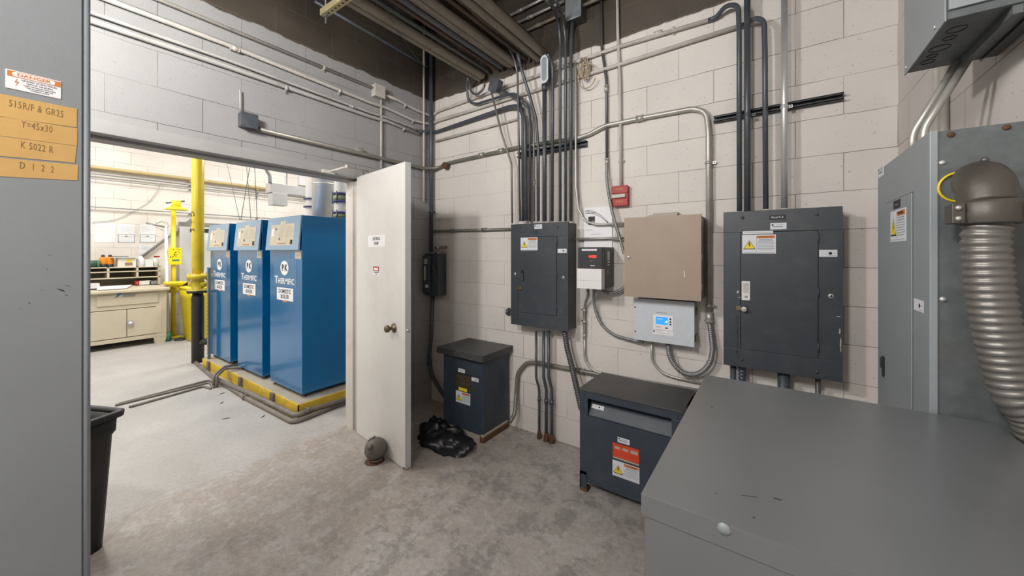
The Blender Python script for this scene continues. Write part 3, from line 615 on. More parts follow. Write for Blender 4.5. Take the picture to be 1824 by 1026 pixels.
# ============================================================ CEILING PIPE BANK
bank = [(-2.18, 3.07, .023, DUSTY), (-2.122, 3.075, .032, DUSTY), (-2.062, 3.10, .016, GALV), (-2.022, 3.13, .012, DUSTYD), (-1.965, 3.09, .014, DUSTYD), (-1.915, 3.10, .026, GALV), (-1.862, 3.10, .019, DUSTY), (-1.812, 3.08, .024, DUSTY), (-1.752, 3.07, .028, DUSTY), (-1.695, 3.11, .013, DUSTYD), (-1.655, 3.08, .013, DUSTYD), (-1.61, 3.09, .018, DUSTYD), (-1.555, 3.07, .030, DUSTY), (-1.48, 3.07, .034, DUSTY)]
names = ['leftmost', 'second', 'third', 'fourth', 'fifth', 'sixth', 'seventh', 'eighth', 'ninth', 'tenth', 'eleventh', 'twelfth', 'thirteenth', 'rightmost']
for i, (x, z, r, m) in enumerate(bank):
    ye = 2.58-abs(.03*math.sin(i*2.1))
    t = {DUSTY: 'dusty beige', DUSTYD: 'rusty brown', GALV: 'dull grey'}[m]
    lab = '%s ceiling conduit, %s from the left of the overhead bank' % (t, names[i]) if 0 < i < 13 else '%s %s fat conduit of the overhead ceiling bank' % (names[i], t)
    if i in (3, 7, 10):
        conduit('ceiling_conduit', [(x, -2.9, z), (x, ye, z)], r, m, lab, 'conduit', 'conduits in the ceiling bank', fit=[((x, 1.6-.09*i, z), Y_)], fm=DUSTYD)
    else:
        conduit('ceiling_conduit', [(x, -2.9, z), (x, ye, z)], r, m, lab, 'conduit', 'conduits in the ceiling bank')
for k, (x, z) in enumerate(((-2.06, 3.19), (-1.93, 3.19), (-1.81, 3.20), (-1.70, 3.19), (-1.58, 3.20))):
    conduit('ceiling_conduit', [(x, -2.9, z), (x, 2.5, z)], .026, DUSTYD, 'rusty conduit of the upper layer in the overhead bank, behind the lower row', 'conduit', 'upper layer conduits of the ceiling bank')
for k, yy in enumerate((1.25, -.6)):
    root = empty('trapeze_hanger', (-1.8, yy, 3.0), ('yellowish slotted strut trapeze carrying the ceiling conduits' if k == 0 else 'slotted strut trapeze out behind, carrying the ceiling conduits'), 'hanger')
    b = MB(); b.box(-2.37, yy-.02, 3.02, -1.32, yy-.017, 3.055, STRUTY); b.box(-2.37, yy+.017, 3.02, -1.32, yy+.02, 3.055, STRUTY); b.box(-2.37, yy-.02, 3.015, -1.32, yy+.02, 3.02, STRUTY)
    for q in range(26): b.box(-2.35+q*.04, yy-.006, 3.0142, -2.35+q*.04+.018, yy+.006, 3.0151, BLACK)
    b.build('channel', root)
    for xx in (-2.335, -1.36): q = MB(); q.cyl((xx, yy, 2.96), (xx, yy, 3.84), .006, STEELD, 8); q.cyl((xx, yy, 3.0), (xx, yy, 3.012), .013, STEELD, 6, smooth=False); q.build('threaded_rod', root)
conduit('conduit', [(-1.38, -.4, 3.25), (-1.30, 1.3, 3.25), (-1.27, 2.5, 3.23)], .012, DUSTY, 'beige conduit crossing alone right of the ceiling bank', 'conduit')
a, c = PY(872, 165, WY-.16), PY(890, 138, WY-.16)
root = empty('junction_box', (a.x, WY-.12, a.z), 'dark blue-grey tilted box hanging under the end of ceiling conduits', 'junction box')
b = MB(); b.T = Matrix.Translation(((a.x+c.x)/2, WY-.14, (a.z+c.z)/2)) @ Matrix.Rotation(.35, 4, 'Y'); b.box(-.045, -.03, -.05, .045, .03, .05, PIPED); b.build('box', root, .004)
b = MB(); b.T = Matrix.Translation(((a.x+c.x)/2, WY-.14, (a.z+c.z)/2)) @ Matrix.Rotation(.35, 4, 'Y'); b.box(-.047, -.036, -.052, .047, -.03, .052, PIPED); b.build('cover', root, .001)
b = MB(); b.tube(spline([Vector((-1.98, 1.4, 3.06)), Vector((-2.2, 1.75, 3.05)), Vector((-2.45, 2.15, 3.1)), Vector((-2.77, 2.5, 3.33))]), .003, DARKP, 6); tag(b.build('cable'), 'thin loose cable crossing below the ceiling conduits to the corner', 'cable')

# rope coil hanging on wall
rc = PY(1041, 122, WY-.05); b = MB(); random.seed(3)
for k in range(7):
    pts = []; rx_, rz_ = random.uniform(.02, .045), random.uniform(.05, .09); ox, oz = random.uniform(-.02, .02), random.uniform(-.03, .03)
    for j in range(17):
        t = 2*PI*j/16; pts.append(rc+Vector((ox+rx_*math.cos(t), random.uniform(-.012, .012), oz+rz_*math.sin(t))))
    b.tube(spline(pts, 3), .0035, ROPE, 6)
pts = [rc+Vector((.02+.07*math.cos(t), 0, -.06+.09*math.sin(t))) for t in [2*PI*j/20+.6 for j in range(18)]]; b.tube(spline(pts, 3), .0045, ROPE, 6)
b.cyl((rc.x-.01, WY, rc.z+.05), (rc.x-.01, WY-.08, rc.z+.06), .004, STEELD, 6)
tag(b.build('rope_coil'), 'tangled coil of dirty cord hanging on the back wall', 'cord')

# ============================================================ PANEL 1 (1HB)
def panel(name, x0, x1, z0, z1, Yf, label, dx0, dx1, dz0, dz1, m):
    root = empty(name, ((x0+x1)/2, WY, z0), label, 'electrical panel')
    b = MB(); b.box(x0+.004, Yf+.018, z0+.006, x1-.004, WY-.006, z1-.006, m); b.build('enclosure', root, .002)
    b = MB()
    for (a0, b0, a1, b1) in ((x0, z0, x1, dz0), (x0, dz1, x1, z1), (x0, dz0, dx0, dz1), (dx1, dz0, x1, dz1)):
        b.box(a0, Yf+.004, b0, a1, Yf+.018, b1, m)
    b.build('trim_frame', root, .0015)
    b = MB(); b.box(dx0+.002, Yf, dz0+.002, dx1-.002, Yf+.015, dz1-.002, m); dr = b.build('door', root, .0015)
    for k in range(3):
        zz = dz1-(.04+k*.5*(dz1-dz0-.10)); q = MB(); q.cyl((dx1, Yf+.001, zz-.025), (dx1, Yf+.001, zz+.025), .004, m, 8); q.build('hinge', dr)
    return root, dr
def wall_plate(x0, x1, z0, z1, label):
    b = MB(); b.box(x0, WY-.006, z0, x1, WY, z1, CREAM); tag(b.build('wall_plate', bevel=.002), label, 'wall plate')
Yf = 2.463
pA, pB = PY(909.5, 398, Yf), PY(1011.5, 591, Yf)
x0, x1, z1, z0 = pA.x, pB.x, 1.725, .913
d0, d1 = PY(925.5, 570, Yf), PY(991.5, 422, Yf)
root, dr = panel('electrical_panel', x0, x1, z0, z1, Yf, 'dark grey electrical panel marked 1HB under the conduit bundle', d0.x, d1.x, z0+.105, z1-.105, PANEL)
wall_plate(x0+.03, PY(1044, 500, WY).x, z0+.03, z1-.05, 'cream painted steel plate on wall behind the 1HB panel')
def LB(px, py): p = PY(px, py, Yf); return fr_back(p.x, p.z, Yf)
def sz(px0, px1, py0, py1, Y):
    a, c = PY(px0, (py0+py1)/2, Y), PY(px1, (py0+py1)/2, Y); e, f = PY((px0+px1)/2, py0, Y), PY((px0+px1)/2, py1, Y); return c.x-a.x, e.z-f.z
sticker(warn_sticker, LB(927.5, 446), *sz(927.5, 957.5, 423, 446, Yf), 'warning_label', dr)
sticker(name_sticker, fr_back(PY(951.5, 408, Yf).x, PY(951.5, 408, Yf).z, Yf+.004), *sz(951.5, 965, 400, 408, Yf), 'name_label', root)
sticker(asset_sticker, fr_back(PY(993, 451, Yf).x, PY(993, 450.5, Yf).z, Yf+.004), *sz(993, 1009, 443.5, 451, Yf), 'asset_label', root)
p = PY(951, 414, Yf); b = MB(); b.T = fr_back(p.x, p.z, Yf+.004); b.text('1HB', 0, 0, .042, BLACK, .0003); b.build('marking', root)
p = PY(930.5, 491, Yf); b = MB(); b.T = fr_back(p.x, p.z, Yf); b.box(-.014, -.045, 0, .014, .045, .002, BLACK); b.box(-.010, -.042, .002, .010, .02, .008, DKGREY); b.build('latch_recess', dr, .001)
p = PY(926.5, 514, Yf); b = MB(); b.T = fr_back(p.x, p.z, Yf); b.box(-.03, -.014, 0, .022, .014, .008, BRASS); b.cyl((.012, 0, .008), (.012, 0, .02), .008, BRASS, 10); b.build('brass_hasp', dr, .001)
def chain(root, x, z, Y, n, dz=.0125):
    b = MB()
    for i in range(n):
        cz = z-i*dz; pts = []
        for j in range(9):
            t = 2*PI*j/8
            pts.append((x+(.0045*math.cos(t) if i % 2 else .0015*math.cos(t)), Y-.006-(0 if i % 2 else .003*math.cos(t)), cz+.008*math.sin(t)))
        b.tube(pts, .0014, STEELD, 5, caps=False)
    b.build('chain', root)
p = PY(921.5, 522, Yf); chain(root, p.x, p.z, Yf+.002, 15)
for px, py in ((917, 488), (1003, 494.5)):
    p = PY(px, py, Yf); b = MB(); b.T = fr_back(p.x, p.z, Yf+.004); b.lathe((0, 0, 0), [(.011, 0), (.011, .003), (.006, .004)], STEELB, 16); b.lathe((0, 0, .0), [(.005, .004), (.005, .0045)], BLACK, 10); b.build('cover_screw', root)
for px, py in ((926.5, 405), (993, 404.5), (923, 568), (990, 581)):
    p = PY(px, py, Yf); b = MB(); b.T = fr_back(p.x, p.z, Yf+.004); b.lathe((0, 0, 0), [(.009, 0), (.008, .003), (.001, .004)], DKGREY, 12); b.build('cover_screw', root)
b = MB(); p = PY(907, 553, WY); b.lathe((p.x+.05, WY-.07, p.z), [(.001, -.02), (.03, -.018), (.035, 0), (.001, .002)], STEELD, 16, 'X'); tag(b.build('horn'), 'small round grey disc behind the left edge of 1HB panel', 'fitting')
# below the panel
dn3 = 'dark conduit below the 1HB panel ending in rust at the floor, '
for px, off, r, nm in ((955, 5.5, .0105, 'leftmost of three'), (968.5, 4.5, .0125, 'middle of three'), (977.5, 5.5, .0125, 'rightmost of three')):
    Y0, Y1 = WY-.09, WY-.055
    a = PY(px, 590, Y0); c = PY(px, 672, Y0); e = PY(px+off, 694, Y1); f = Vector((e.x, Y1, .02))
    root2 = empty('conduit', (f.x, Y1, 0), dn3+nm, 'conduit')
    b = MB(); b.tube(fillet([a, c, e, f], .08), r, PIPED, 12); b.build('tube', root2)
    b = MB(); b.cyl((f.x, Y1, .30), (f.x, Y1, .335), r*1.35, PIPED, 12); b.build('coupling', root2)
    b = MB(); b.lathe((f.x, Y1, 0), [(r*1.9, 0), (r*1.7, .02), (r*1.5, .05), (r*1.15, .065)], RUST, 10); b.build('rusty_base', root2)
b = MB(); b.flex(spline([PY(1006, 590, WY-.10), PY(1010, 618, WY-.10), PY(1018, 650, WY-.12), PY(1027, 690, WY-.16), PY(1036, 730, WY-.2)]), .021, FLEXD, .017, 16, .13); tag(b.build('flexible_conduit'), 'thick dark ribbed conduit from the 1HB panel down to the floor transformer', 'flexible conduit')
conduit('conduit', [PY(908, 752, WY-.16), PY(917, 738, WY-.10), PY(919.5, 700, WY-.04), PY(922, 665, WY-.03), PY(938, 645, WY-.025), PY(960, 647, WY-.025), PY(1020, 658, WY-.025), PY(1244, 701, WY-.025)], .0165, PIPEG, 'grey conduit along the wall linking both floor transformers', 'conduit', bend=.12, fit=[(PY(1036, 661.5, WY-.025), X_)])

# ============================================================ FIRE PULL, BOOKLET, VFD
Yp = WY-.055; a, c = PY(1088.5, 332, Yp), PY(1117.5, 365.5, Yp)
root = empty('fire_alarm_pull_station', ((a.x+c.x)/2, WY, c.z), 'red fire alarm pull station with a white handle bar on back wall', 'fire alarm')
x0, x1, z0, z1 = a.x, c.x, c.z, a.z; h_ = z1-z0; w_ = x1-x0
b = MB(); b.box(x0+.003, Yp+.018, z0+.003, x1-.003, WY, z1-.003, RED); b.build('back_box', root, .002)
b = MB(); b.box(x0, Yp+.002, z0+h_*.62, x1, Yp+.018, z1, RED); b.box(x0, Yp+.002, z0, x1, Yp+.018, z0+h_*.36, RED); b.box(x0, Yp+.012, z0+h_*.3, x1, Yp+.018, z0+h_*.7, RED); b.build('front_plate', root, .002)
b = MB(); b.box(x0+w_*.05, Yp-.004, z0+h_*.40, x0+w_*.87, Yp+.012, z0+h_*.585, CREAM); b.build('pull_handle', root, .002)
b = MB(); b.T = fr_back((x0+x1)/2, z0+h_*.82, Yp+.002); b.text('FIRE', 0, 0, h_*.16, TAPE, .0003, space=1.3); b.T = fr_back((x0+x1)/2, z0+h_*.2, Yp+.002); b.text('FIRE', 0, 0, h_*.16, TAPE, .0003, space=1.3); b.build('lettering', root)

a, c = PY(1040.5, 370, WY-.02), PY(1094, 438, WY-.02)
b = MB(); x0, x1, z0, z1 = a.x, c.x-.015, c.z-.02, a.z-.002
b.box(x0, WY-.022, z0, x1, WY-.004, z1, PAPER); b.box(x0+.01, WY-.004, z0, x1+.014, WY-.001, z1-.02, PAPER)
hh = z1-z0; ww = x1-x0; T = fr_back(x0, z0, WY-.022); b.T = T
b.box(.006, hh*.86, 0, ww*.42, hh*.875, .0006, INK); b.box(.006, hh*.90, 0, ww*.2, hh*.93, .0006, GINK)
b.box(ww*.16, hh*.58, 0, ww*.40, hh*.78, .0006, INK); b.box(ww*.28, hh*.58, .0006, ww*.40, hh*.67, .0009, GINK)
for k in range(6):
    n = 12; lo = []; hi = []
    for j in range(n+1):
        t = j/n; xx = ww*(.12+.88*t); yy = hh*(.96-.02*k-(.46-.02*k)*t*t); lo.append((xx, yy)); hi.append((xx, yy-hh*.012))
    b.prism(lo+hi[::-1], (LGREY, GREYBAR, GREY2)[k % 3], 0, .0005)
b.box(.008, hh*.45, 0, ww*.3, hh*.46, .0006, GINK); b.box(ww*.25, hh*.345, 0, ww*.6, hh*.355, .0006, GINK); b.box(ww*.58, hh*.21, 0, ww*.92, hh*.24, .0006, INK)
tag(b.build('booklet'), 'white instruction booklet with a grey swoosh propped behind level conduits', 'booklet')

Yv = 2.385; a, c = PY(1029, 440, Yv), PY(1072, 516, Yv); xr = PY(1072, 480, Yv).x; xl = xr-.175
zt = PY(1072, 440, Yv).z; zm = PY(1072, 479, Yv).z; zb = PY(1072, 515.5, Yv).z
root = empty('motor_drive', ((xl+xr)/2, WY, zb), 'black and white motor drive with glowing red digits beside the 1HB panel', 'motor drive')
b = MB(); b.box(xl+.006, Yv+.045, zb+.004, xr+.0, WY-.002, zt, BLACK)
for k in range(9): zz = zb+.02+k*.021; b.box(xr, Yv+.06, zz, xr+.0015, WY-.06, zz+.008, DARKP)
b.build('heatsink_body', root, .003)
b = MB(); b.box(xl, Yv, zm, xr, Yv+.045, zt, DARKP); fc = b.build('control_cover', root, .004)
b = MB(); b.box(xl-.002, Yv-.012, zb, xr+.002, Yv+.045, zm-.001, WHITE); b.box(xl-.002, Yv-.0125, zb+(zm-zb)*.40, xr+.002, Yv-.0119, zb+(zm-zb)*.41, GINK); b.build('terminal_cover', root, .005)
b = MB(); b.T = fr_back(xl, zm, Yv); W_ = xr-xl; H_ = zt-zm
b.box(W_*.17, H_*.83, 0, W_*.80, H_*.92, .0008, STICK); b.build('top_label', fc)
b = MB(); b.T = fr_back(xl, zm, Yv); b.box(W_*.45, H_*.50, 0, W_*.80, H_*.62, .0008, REDL); b.text('4.20', W_*.62, H_*.56, H_*.16, LED, .001, sx=1.1); b.build('led_display', fc)
b = MB(); b.T = fr_back(xl, zm, Yv)
for k in range(2): b.cyl((W_*(.56+.1*k), H_*.36, 0), (W_*(.56+.1*k), H_*.36, .002), .004, GREYBAR, 10)
b.box(W_*.52, H_*.12, 0, W_*.72, H_*.15, .0006, STICK); b.build('buttons', fc)
b = MB(); b.T = Matrix(((0,0,1,xr),(1,0,0,0),(0,1,0,0),(0,0,0,1))); b.box(WY-.13, zm-.0+.02, 0, WY-.09, zt-.03, .001, STICK); b.box(WY-.14, zm-.04, 0, WY-.10, zm-.015, .001, GINK); b.build('side_label', root)

# ============================================================ TAN CABINET and friends
Yt = 2.413; xr = PY(1249, 460, Yt).x; xl = PY(1112, 460, Yt).x; zt = PY(1249, 381, Yt).z; zb = PY(1249, 537, Yt).z
root = empty('wall_cabinet', ((xl+xr)/2, WY, zb), 'tan steel wall cabinet with a small round lock on back wall', 'cabinet')
b = MB(); b.box(xl+.006, Yt+.022, zb+.006, xr-.006, WY, zt-.006, TAN); b.build('body', root, .002)
b = MB(); b.box(xl, Yt, zb, xr, Yt+.020, zt, TAN); p = PY(1218, 488, Yt); b.T = fr_back(p.x, p.z, Yt); b.prism([(0, .02), (.003, .02), (.006, -.02), (.002, -.018)], PAPER, 0, .0006); dd = b.build('door', root, .003)
p = PY(1119.5, 458, Yt); b = MB(); b.T = fr_back(p.x, p.z, Yt); b.lathe((0, 0, 0), [(.011, 0), (.010, .005), (.006, .006)], STEELB, 16); b.lathe((0, 0, 0), [(.003, .006), (.003, .0065)], BLACK, 8); b.build('lock', dd)
for zz in (zt-.05, zb+.08, (zt+zb)/2): b = MB(); b.cyl((xr, Yt+.012, zz-.02), (xr, Yt+.012, zz+.02), .005, TAN, 8); b.build('hinge', dd)
a, c = PY(1159, 374, WY-.09), PY(1209, 384, WY-.09)
b = MB(); b.T = Matrix.Translation((a.x, WY-.16, zt-.006)); b.box(0, 0, 0, c.x-a.x, .12, .006, TAN2); b.box(.005, .1, .006, c.x-a.x-.01, .14, .04, TAN2); b.box(0, -.03, 0, c.x-a.x-.02, .0, .010, TAN2)
b.box(.0, .02, .006, c.x-a.x+.0, .10, .022, TAN2)
tag(b.build('cardboard_strip', bevel=.002), 'folded beige strip lying on top of the tan cabinet', 'cardboard')

Yl = 2.51; xr = PY(1237, 580, Yl).x; xl = PY(1129, 570, Yl).x; zt = PY(1237, 538.5, Yl).z; zb = PY(1237, 619, Yl).z
zt = min(zt, PY(1249, 537, Yt).z-.004)
root = empty('meter_box', ((xl+xr)/2, WY, zb), 'pale grey meter box with a glowing blue screen under the tan cabinet', 'meter box')
b = MB(); b.box(xl+.006, Yl+.014, zb+.004, xr-.004, WY, zt-.004, LGREY); b.build('body', root, .003)
b = MB(); b.box(xl, Yl, zb, xr, Yl+.013, zt, LGREY); lid = b.build('lid', root, .002)
for py in (547, 590): p = PY(1131.5, py, Yl); b = MB(); b.T = fr_back(p.x, p.z, Yl); b.lathe((0, 0, 0), [(.006, 0), (.005, .003), (.001, .0035)], STEELD, 10); b.build('lid_screw', lid)
for zz in (zt-.06, zb+.055): b = MB(); b.box(xr, Yl+.003, zz-.02, xr+.008, Yl+.07, zz+.02, BLACK); b.build('hinge', root, .001)
a, c = PY(1162.5, 588, Yl), PY(1199.5, 560, Yl); b = MB(); b.T = fr_back(a.x, PY(1180, 588, Yl).z, Yl); W_ = c.x-a.x; H_ = PY(1180, 560.5, Yl).z-PY(1180, 588, Yl).z
b.box(0, 0, 0, W_, H_, .001, PAPER)
for (p0, q0, p1, q1) in ((0, 0, W_, .0012), (0, H_-.0012, W_, H_), (0, 0, .0012, H_), (W_-.0012, 0, W_, H_)): b.box(p0, q0, .001, p1, q1, .0014, GINK)
b.box(0, -H_*.3, 0, W_, -.002, .001, PAPER); b.box(W_*.04, -H_*.2, .001, W_*.1, -H_*.06, .0014, INK); b.box(W_*.15, -H_*.08, .001, W_*.5, -H_*.06, .0014, GINK); b.box(W_*.15, -H_*.2, .001, W_*.9, -H_*.18, .0014, GINK); b.box(W_*.7, -H_*.08, .001, W_*.95, -H_*.06, .0014, GINK)
b.box(W_*.2, H_*1.1, 0, W_*.72, H_*1.14, .0006, GINK)
b.box(W_*.15, H_*.16, .001, W_*.4, H_*.2, .0014, GINK); kp = b.build('keypad_plate', lid)
b = MB(); b.T = fr_back(a.x, PY(1180, 588, Yl).z, Yl); b.box(W_*.16, H_*.36, .001, W_*.74, H_*.84, .002, LCD); b.box(W_*.2, H_*.8, .002, W_*.7, H_*.81, .0022, INK)
b.prism([(W_*.58, H_*.5), (W_*.71, H_*.52), (W_*.71, H_*.66)], LCDW, .002, .0022); b.box(W_*.25, H_*.70, .002, W_*.5, H_*.72, .0022, LCDW); b.build('screen', kp)
for k, zz in enumerate((.76, .58, .42)): b = MB(); b.T = fr_back(a.x, PY(1180, 588, Yl).z, Yl); b.cyl((W_*.86, H_*zz, .001), (W_*.86, H_*zz, .003), W_*.045, INK, 12); b.build('button', kp)
b = MB(); b.T = fr_back(a.x, PY(1180, 588, Yl).z, Yl); b.box(W_*.62, H_*.12, .001, W_*.75, H_*.2, .002, INK); b.build('port', kp)
# conduits around
b = MB(); b.flex(spline([bp(1264, 574, WY-.035), bp(1267, 600, WY-.05), bp(1269, 625, WY-.06), bp(1262, 650, WY-.06), bp(1242, 666, WY-.06), bp(1218, 664, WY-.06), bp(1200, 648, WY-.06), bp(1192, 630, WY-.055), bp(1190, 612, WY-.055)]), .0155, FLEX, .012, 14); tag(b.build('flexible_conduit'), 'u-shaped armoured flexible conduit looping up to the meter box bottom', 'flexible conduit')
b = MB(); b.cyl(bp(1263, 556, WY-.035), bp(1264, 576, WY-.035), .021, STEEL, 12); b.cyl(bp(1263, 570, WY-.035), bp(1263, 573, WY-.035), .026, STEEL, 8, smooth=False); tag(b.build('conduit_connector'), 'steel connector at the top of the looped flexible conduit', 'fitting')
conduit('conduit', [bp(1160.5, 606, WY-.035), bp(1161, 643), bp(1178, 664), bp(1200, 672), bp(1256, 684)], .0085, STEEL, 'slim steel conduit curving from the meter box bottom to the right', 'conduit', bend=.1)
conduit('conduit', [bp(1041, 596), bp(1041.5, 640), bp(1056, 661), bp(1080, 666), bp(1244, 695)], .009, STEEL, 'slim steel conduit curving low along the wall behind the floor transformer', 'conduit', bend=.12, fit=[(bp(1041, 598), Z_)])
b = MB(); b.flex(spline([bp(1047, 514, WY-.12), bp(1047.5, 527, WY-.08), bp(1041.5, 548, WY-.03), bp(1041, 594, WY-.03)]), .0095, FLEX, .011, 12)
for py in (553, 573): q = bp(1041, py, WY-.03); b.cyl(q-Vector((0, 0, .01)), q+Vector((0, 0, .01)), .014, STEEL, 10); b.box(q.x-.035, WY-.006, q.z-.006, q.x, WY-.002, q.z+.006, STEEL)
tag(b.build('flexible_conduit'), 'flexible conduit dropping straight from the motor drive with two clamps', 'flexible conduit')
b = MB(); b.flex(spline([bp(1058, 515, WY-.10), bp(1059, 545, WY-.05), bp(1070, 575, WY-.03), bp(1090, 594, WY-.03), bp(1115, 603, WY-.035), bp(1146, 610, WY-.05)]), .0105, FLEX, .011, 12); tag(b.build('flexible_conduit'), 'flexible conduit sweeping from the motor drive to the meter box underside', 'flexible conduit')
b = MB(); b.flex(spline([bp(1072, 518, WY-.08), bp(1085, 522, WY-.06), bp(1100, 519, WY-.06), bp(1114, 511, WY-.06)]), .0105, FLEX, .011, 12); tag(b.build('flexible_conduit'), 'short flexible conduit from the motor drive to tan cabinet', 'flexible conduit')

# ============================================================ BIG PANEL
Yf = 2.47
x0, x1 = PY(1288.5, 500, Yf).x, PY(1501.5, 500, Yf).x; z1 = 1.731; z0 = .845
e0, e1 = PY(1319, 500, Yf).x, PY(1458, 500, Yf).x; dz1 = PY(1458, 410, Yf).z; dz0 = PY(1458, 640, Yf).z
root, dr = panel('electrical_panel', x0, x1, z0, z1, Yf, 'larger scratched dark grey electrical panel under four straight conduits', e0, e1, dz0, dz1, PANEL)
wall_plate(x0+.02, x1+.012, z0+.02, z1+.008, 'cream painted plate on wall behind the larger dark panel')
def st(kind, px0, px1, py0, py1, nm, par, Y): 
    a = PY(px0, py1, Y); zc = PY((px0+px1)/2, py1, Y).z; W_, H_ = sz(px0, px1, py0, py1, Y); return sticker(kind, fr_back(a.x, zc, Y), W_, H_, nm, par)
st(warn_sticker, 1322, 1382, 418, 451.5, 'warning_label', dr, Yf)
st(lambda b, w_, h_: (b.box(0, 0, 0, w_, h_, .0006, STICK), b.box(w_*.06, h_*.42, .0006, w_*.94, h_*.6, .0009, GINK)), 1323, 1377, 411.5, 416.5, 'strip_label', dr, Yf)
st(lambda b, w_, h_: (b.box(0, 0, 0, w_, h_, .0012, INK), b.text('Panel K.A', w_/2, h_/2, h_*.62, STICK, .0013, sx=.9)), 1370, 1400, 383, 391, 'name_plate', root, Yf+.004)
st(name_sticker, 1372, 1401, 397, 408.5, 'name_label', root, Yf+.004)
st(asset_sticker, 1459, 1491.5, 445, 457.5, 'asset_label', root, Yf+.004)
p = PY(1328.5, 518, Yf); b = MB(); b.T = fr_back(p.x, p.z, Yf); b.box(-.020, -.053, 0, .020, .055, .004, WHITE); b.box(-.013, -.01, .004, .013, .045, .006, CREAM); b.lathe((0, -.03, 0), [(.009, .004), (.008, .008), (.003, .009)], STEEL, 12); b.build('latch_handle', dr, .001)
p = PY(1323, 549.5, Yf); b = MB(); b.T = fr_back(p.x, p.z, Yf); b.box(-.032, -.012, 0, -.006, .012, .008, BRASS); b.cyl((.008, 0, 0), (.008, 0, .02), .011, BRASS, 12); b.cyl((.008, 0, .02), (.008, 0, .035), .014, STEEL, 12); b.build('hasp', dr, .001)
p = PY(1311.5, 563, Yf); chain(root, p.x, p.z, Yf+.002, 16, .0135)
for px, py in ((1322.5, 388), (1455, 382), (1321, 641), (1455, 663)):
    p = PY(px, py, Yf); b = MB(); b.T = fr_back(p.x, p.z, Yf+.004); b.lathe((0, 0, 0), [(.009, 0), (.008, .004), (.001, .005)], DKGREY, 12); b.build('cover_screw', root)
p = PY(1480.5, 527.5, Yf); b = MB(); b.T = fr_back(p.x, p.z, Yf+.004); b.lathe((0, 0, 0), [(.013, 0), (.012, .003), (.006, .004)], STEEL, 16); b.lathe((0, 0, 0), [(.005, .004), (.005, .0045)], BLACK, 10); b.build('cover_screw', root)
for px, py, w_, h_ in ((1497.5, 610, .006, .05), (1496, 590, .006, .03), (1494, 564, .016, .004), (1314, 520, .012, .016), (1498, 622, .004, .03), (1317, 530, .007, .006)):
    p = PY(px, py, Yf); b = MB(); b.T = fr_back(p.x, p.z, Yf+.004); b.prism([(-w_/2, -h_/2), (w_*.3, -h_*.4), (w_/2, h_*.2), (0, h_/2), (-w_*.4, h_*.1)], CREAM, 0, .0003); b.build('paint_chip', root)
for px, r, nm, m in ((1306, .016, 'first', PIPED), (1322, .019, 'second', PIPED), (1396, .029, 'thickest, third', PIPED), (1457, .012, 'thin rightmost', STEELD)):
    a = PY(px, 655, WY-.08); q = MB(); q.tube([a+Vector((0, 0, .04)), (a.x, WY-.08, .0)], r, m, 14) if nm != 'second' else q.flex([a+Vector((0, 0, .04)), Vector((a.x, WY-.08, .0))], r, m, .02, 14)
    tag(q.build('conduit'), nm+' dark conduit under the larger panel behind the grey foreground box', 'conduit')

# ============================================================ SAFETY SWITCH
Ys = 2.50; xr = PY(795, 490, WY).x; xl = WX+.03; zt = PY(780, 452, Ys).z; zb = PY(780, 528, Ys).z
xr = PY(780, 490, Ys).x
root = empty('safety_switch', ((xl+xr)/2, WY, zb), 'dark grey safety switch box with a side lever in the corner', 'switch')
b = MB(); b.box(xl, Ys, zb, xr, WY-.006, zt, PANEL); b.build('box', root, .004)
b = MB(); b.box(xl+.01, Ys-.035, zb+.03, xl+.10, Ys, zt-.02, PANEL); b.build('operating_cover', root, .008)
b = MB(); b.T = Matrix.Translation((xr-.03, Ys-.012, (zt+zb)/2)) @ Matrix.Rotation(-.25, 4, 'Y'); b.box(-.012, -.012, -.06, .012, .012, .09, DKGREY); b.build('lever', root, .003)
b = MB(); b.T = fr_back(xl+.03, zt-.10, Ys-.035); b.box(0, 0, 0, .05, .05, .001, TAN2); b.box(0, -.16, 0, .028, -.02, .001, TAN2); b.box(.02, -.23, 0, .06, -.20, .001, STICK); b.build('label', root)
wall_plate(PY(765, 490, WY).x+.0, PY(801, 490, WY).x, PY(800, 535, WY).z, PY(800, 442, WY).z, 'cream painted plate on wall behind the safety switch')
b = MB(); a = PY(785, 441, WY-.03)
for k in (0, 1): b.cyl((a.x-.06, WY-.05, a.z-.06*k), (a.x+.05, WY-.03, a.z-.06*k+.005), .010, PIPEG, 8); b.cyl((a.x-.03, WY-.05, a.z-.06*k), (a.x-.005, WY-.047, a.z-.06*k+.002), .015, STEELB, 8)
b.cyl((a.x+.05, WY-.03, a.z+.005), (a.x+.05, WY, a.z+.005), .012, PIPEG, 8); b.cyl((a.x+.05, WY-.03, a.z-.055), (a.x+.05, WY, a.z-.055), .012, PIPEG, 8)
tag(b.build('conduit_fitting'), 'pair of short stub fittings above the corner safety switch', 'fitting')

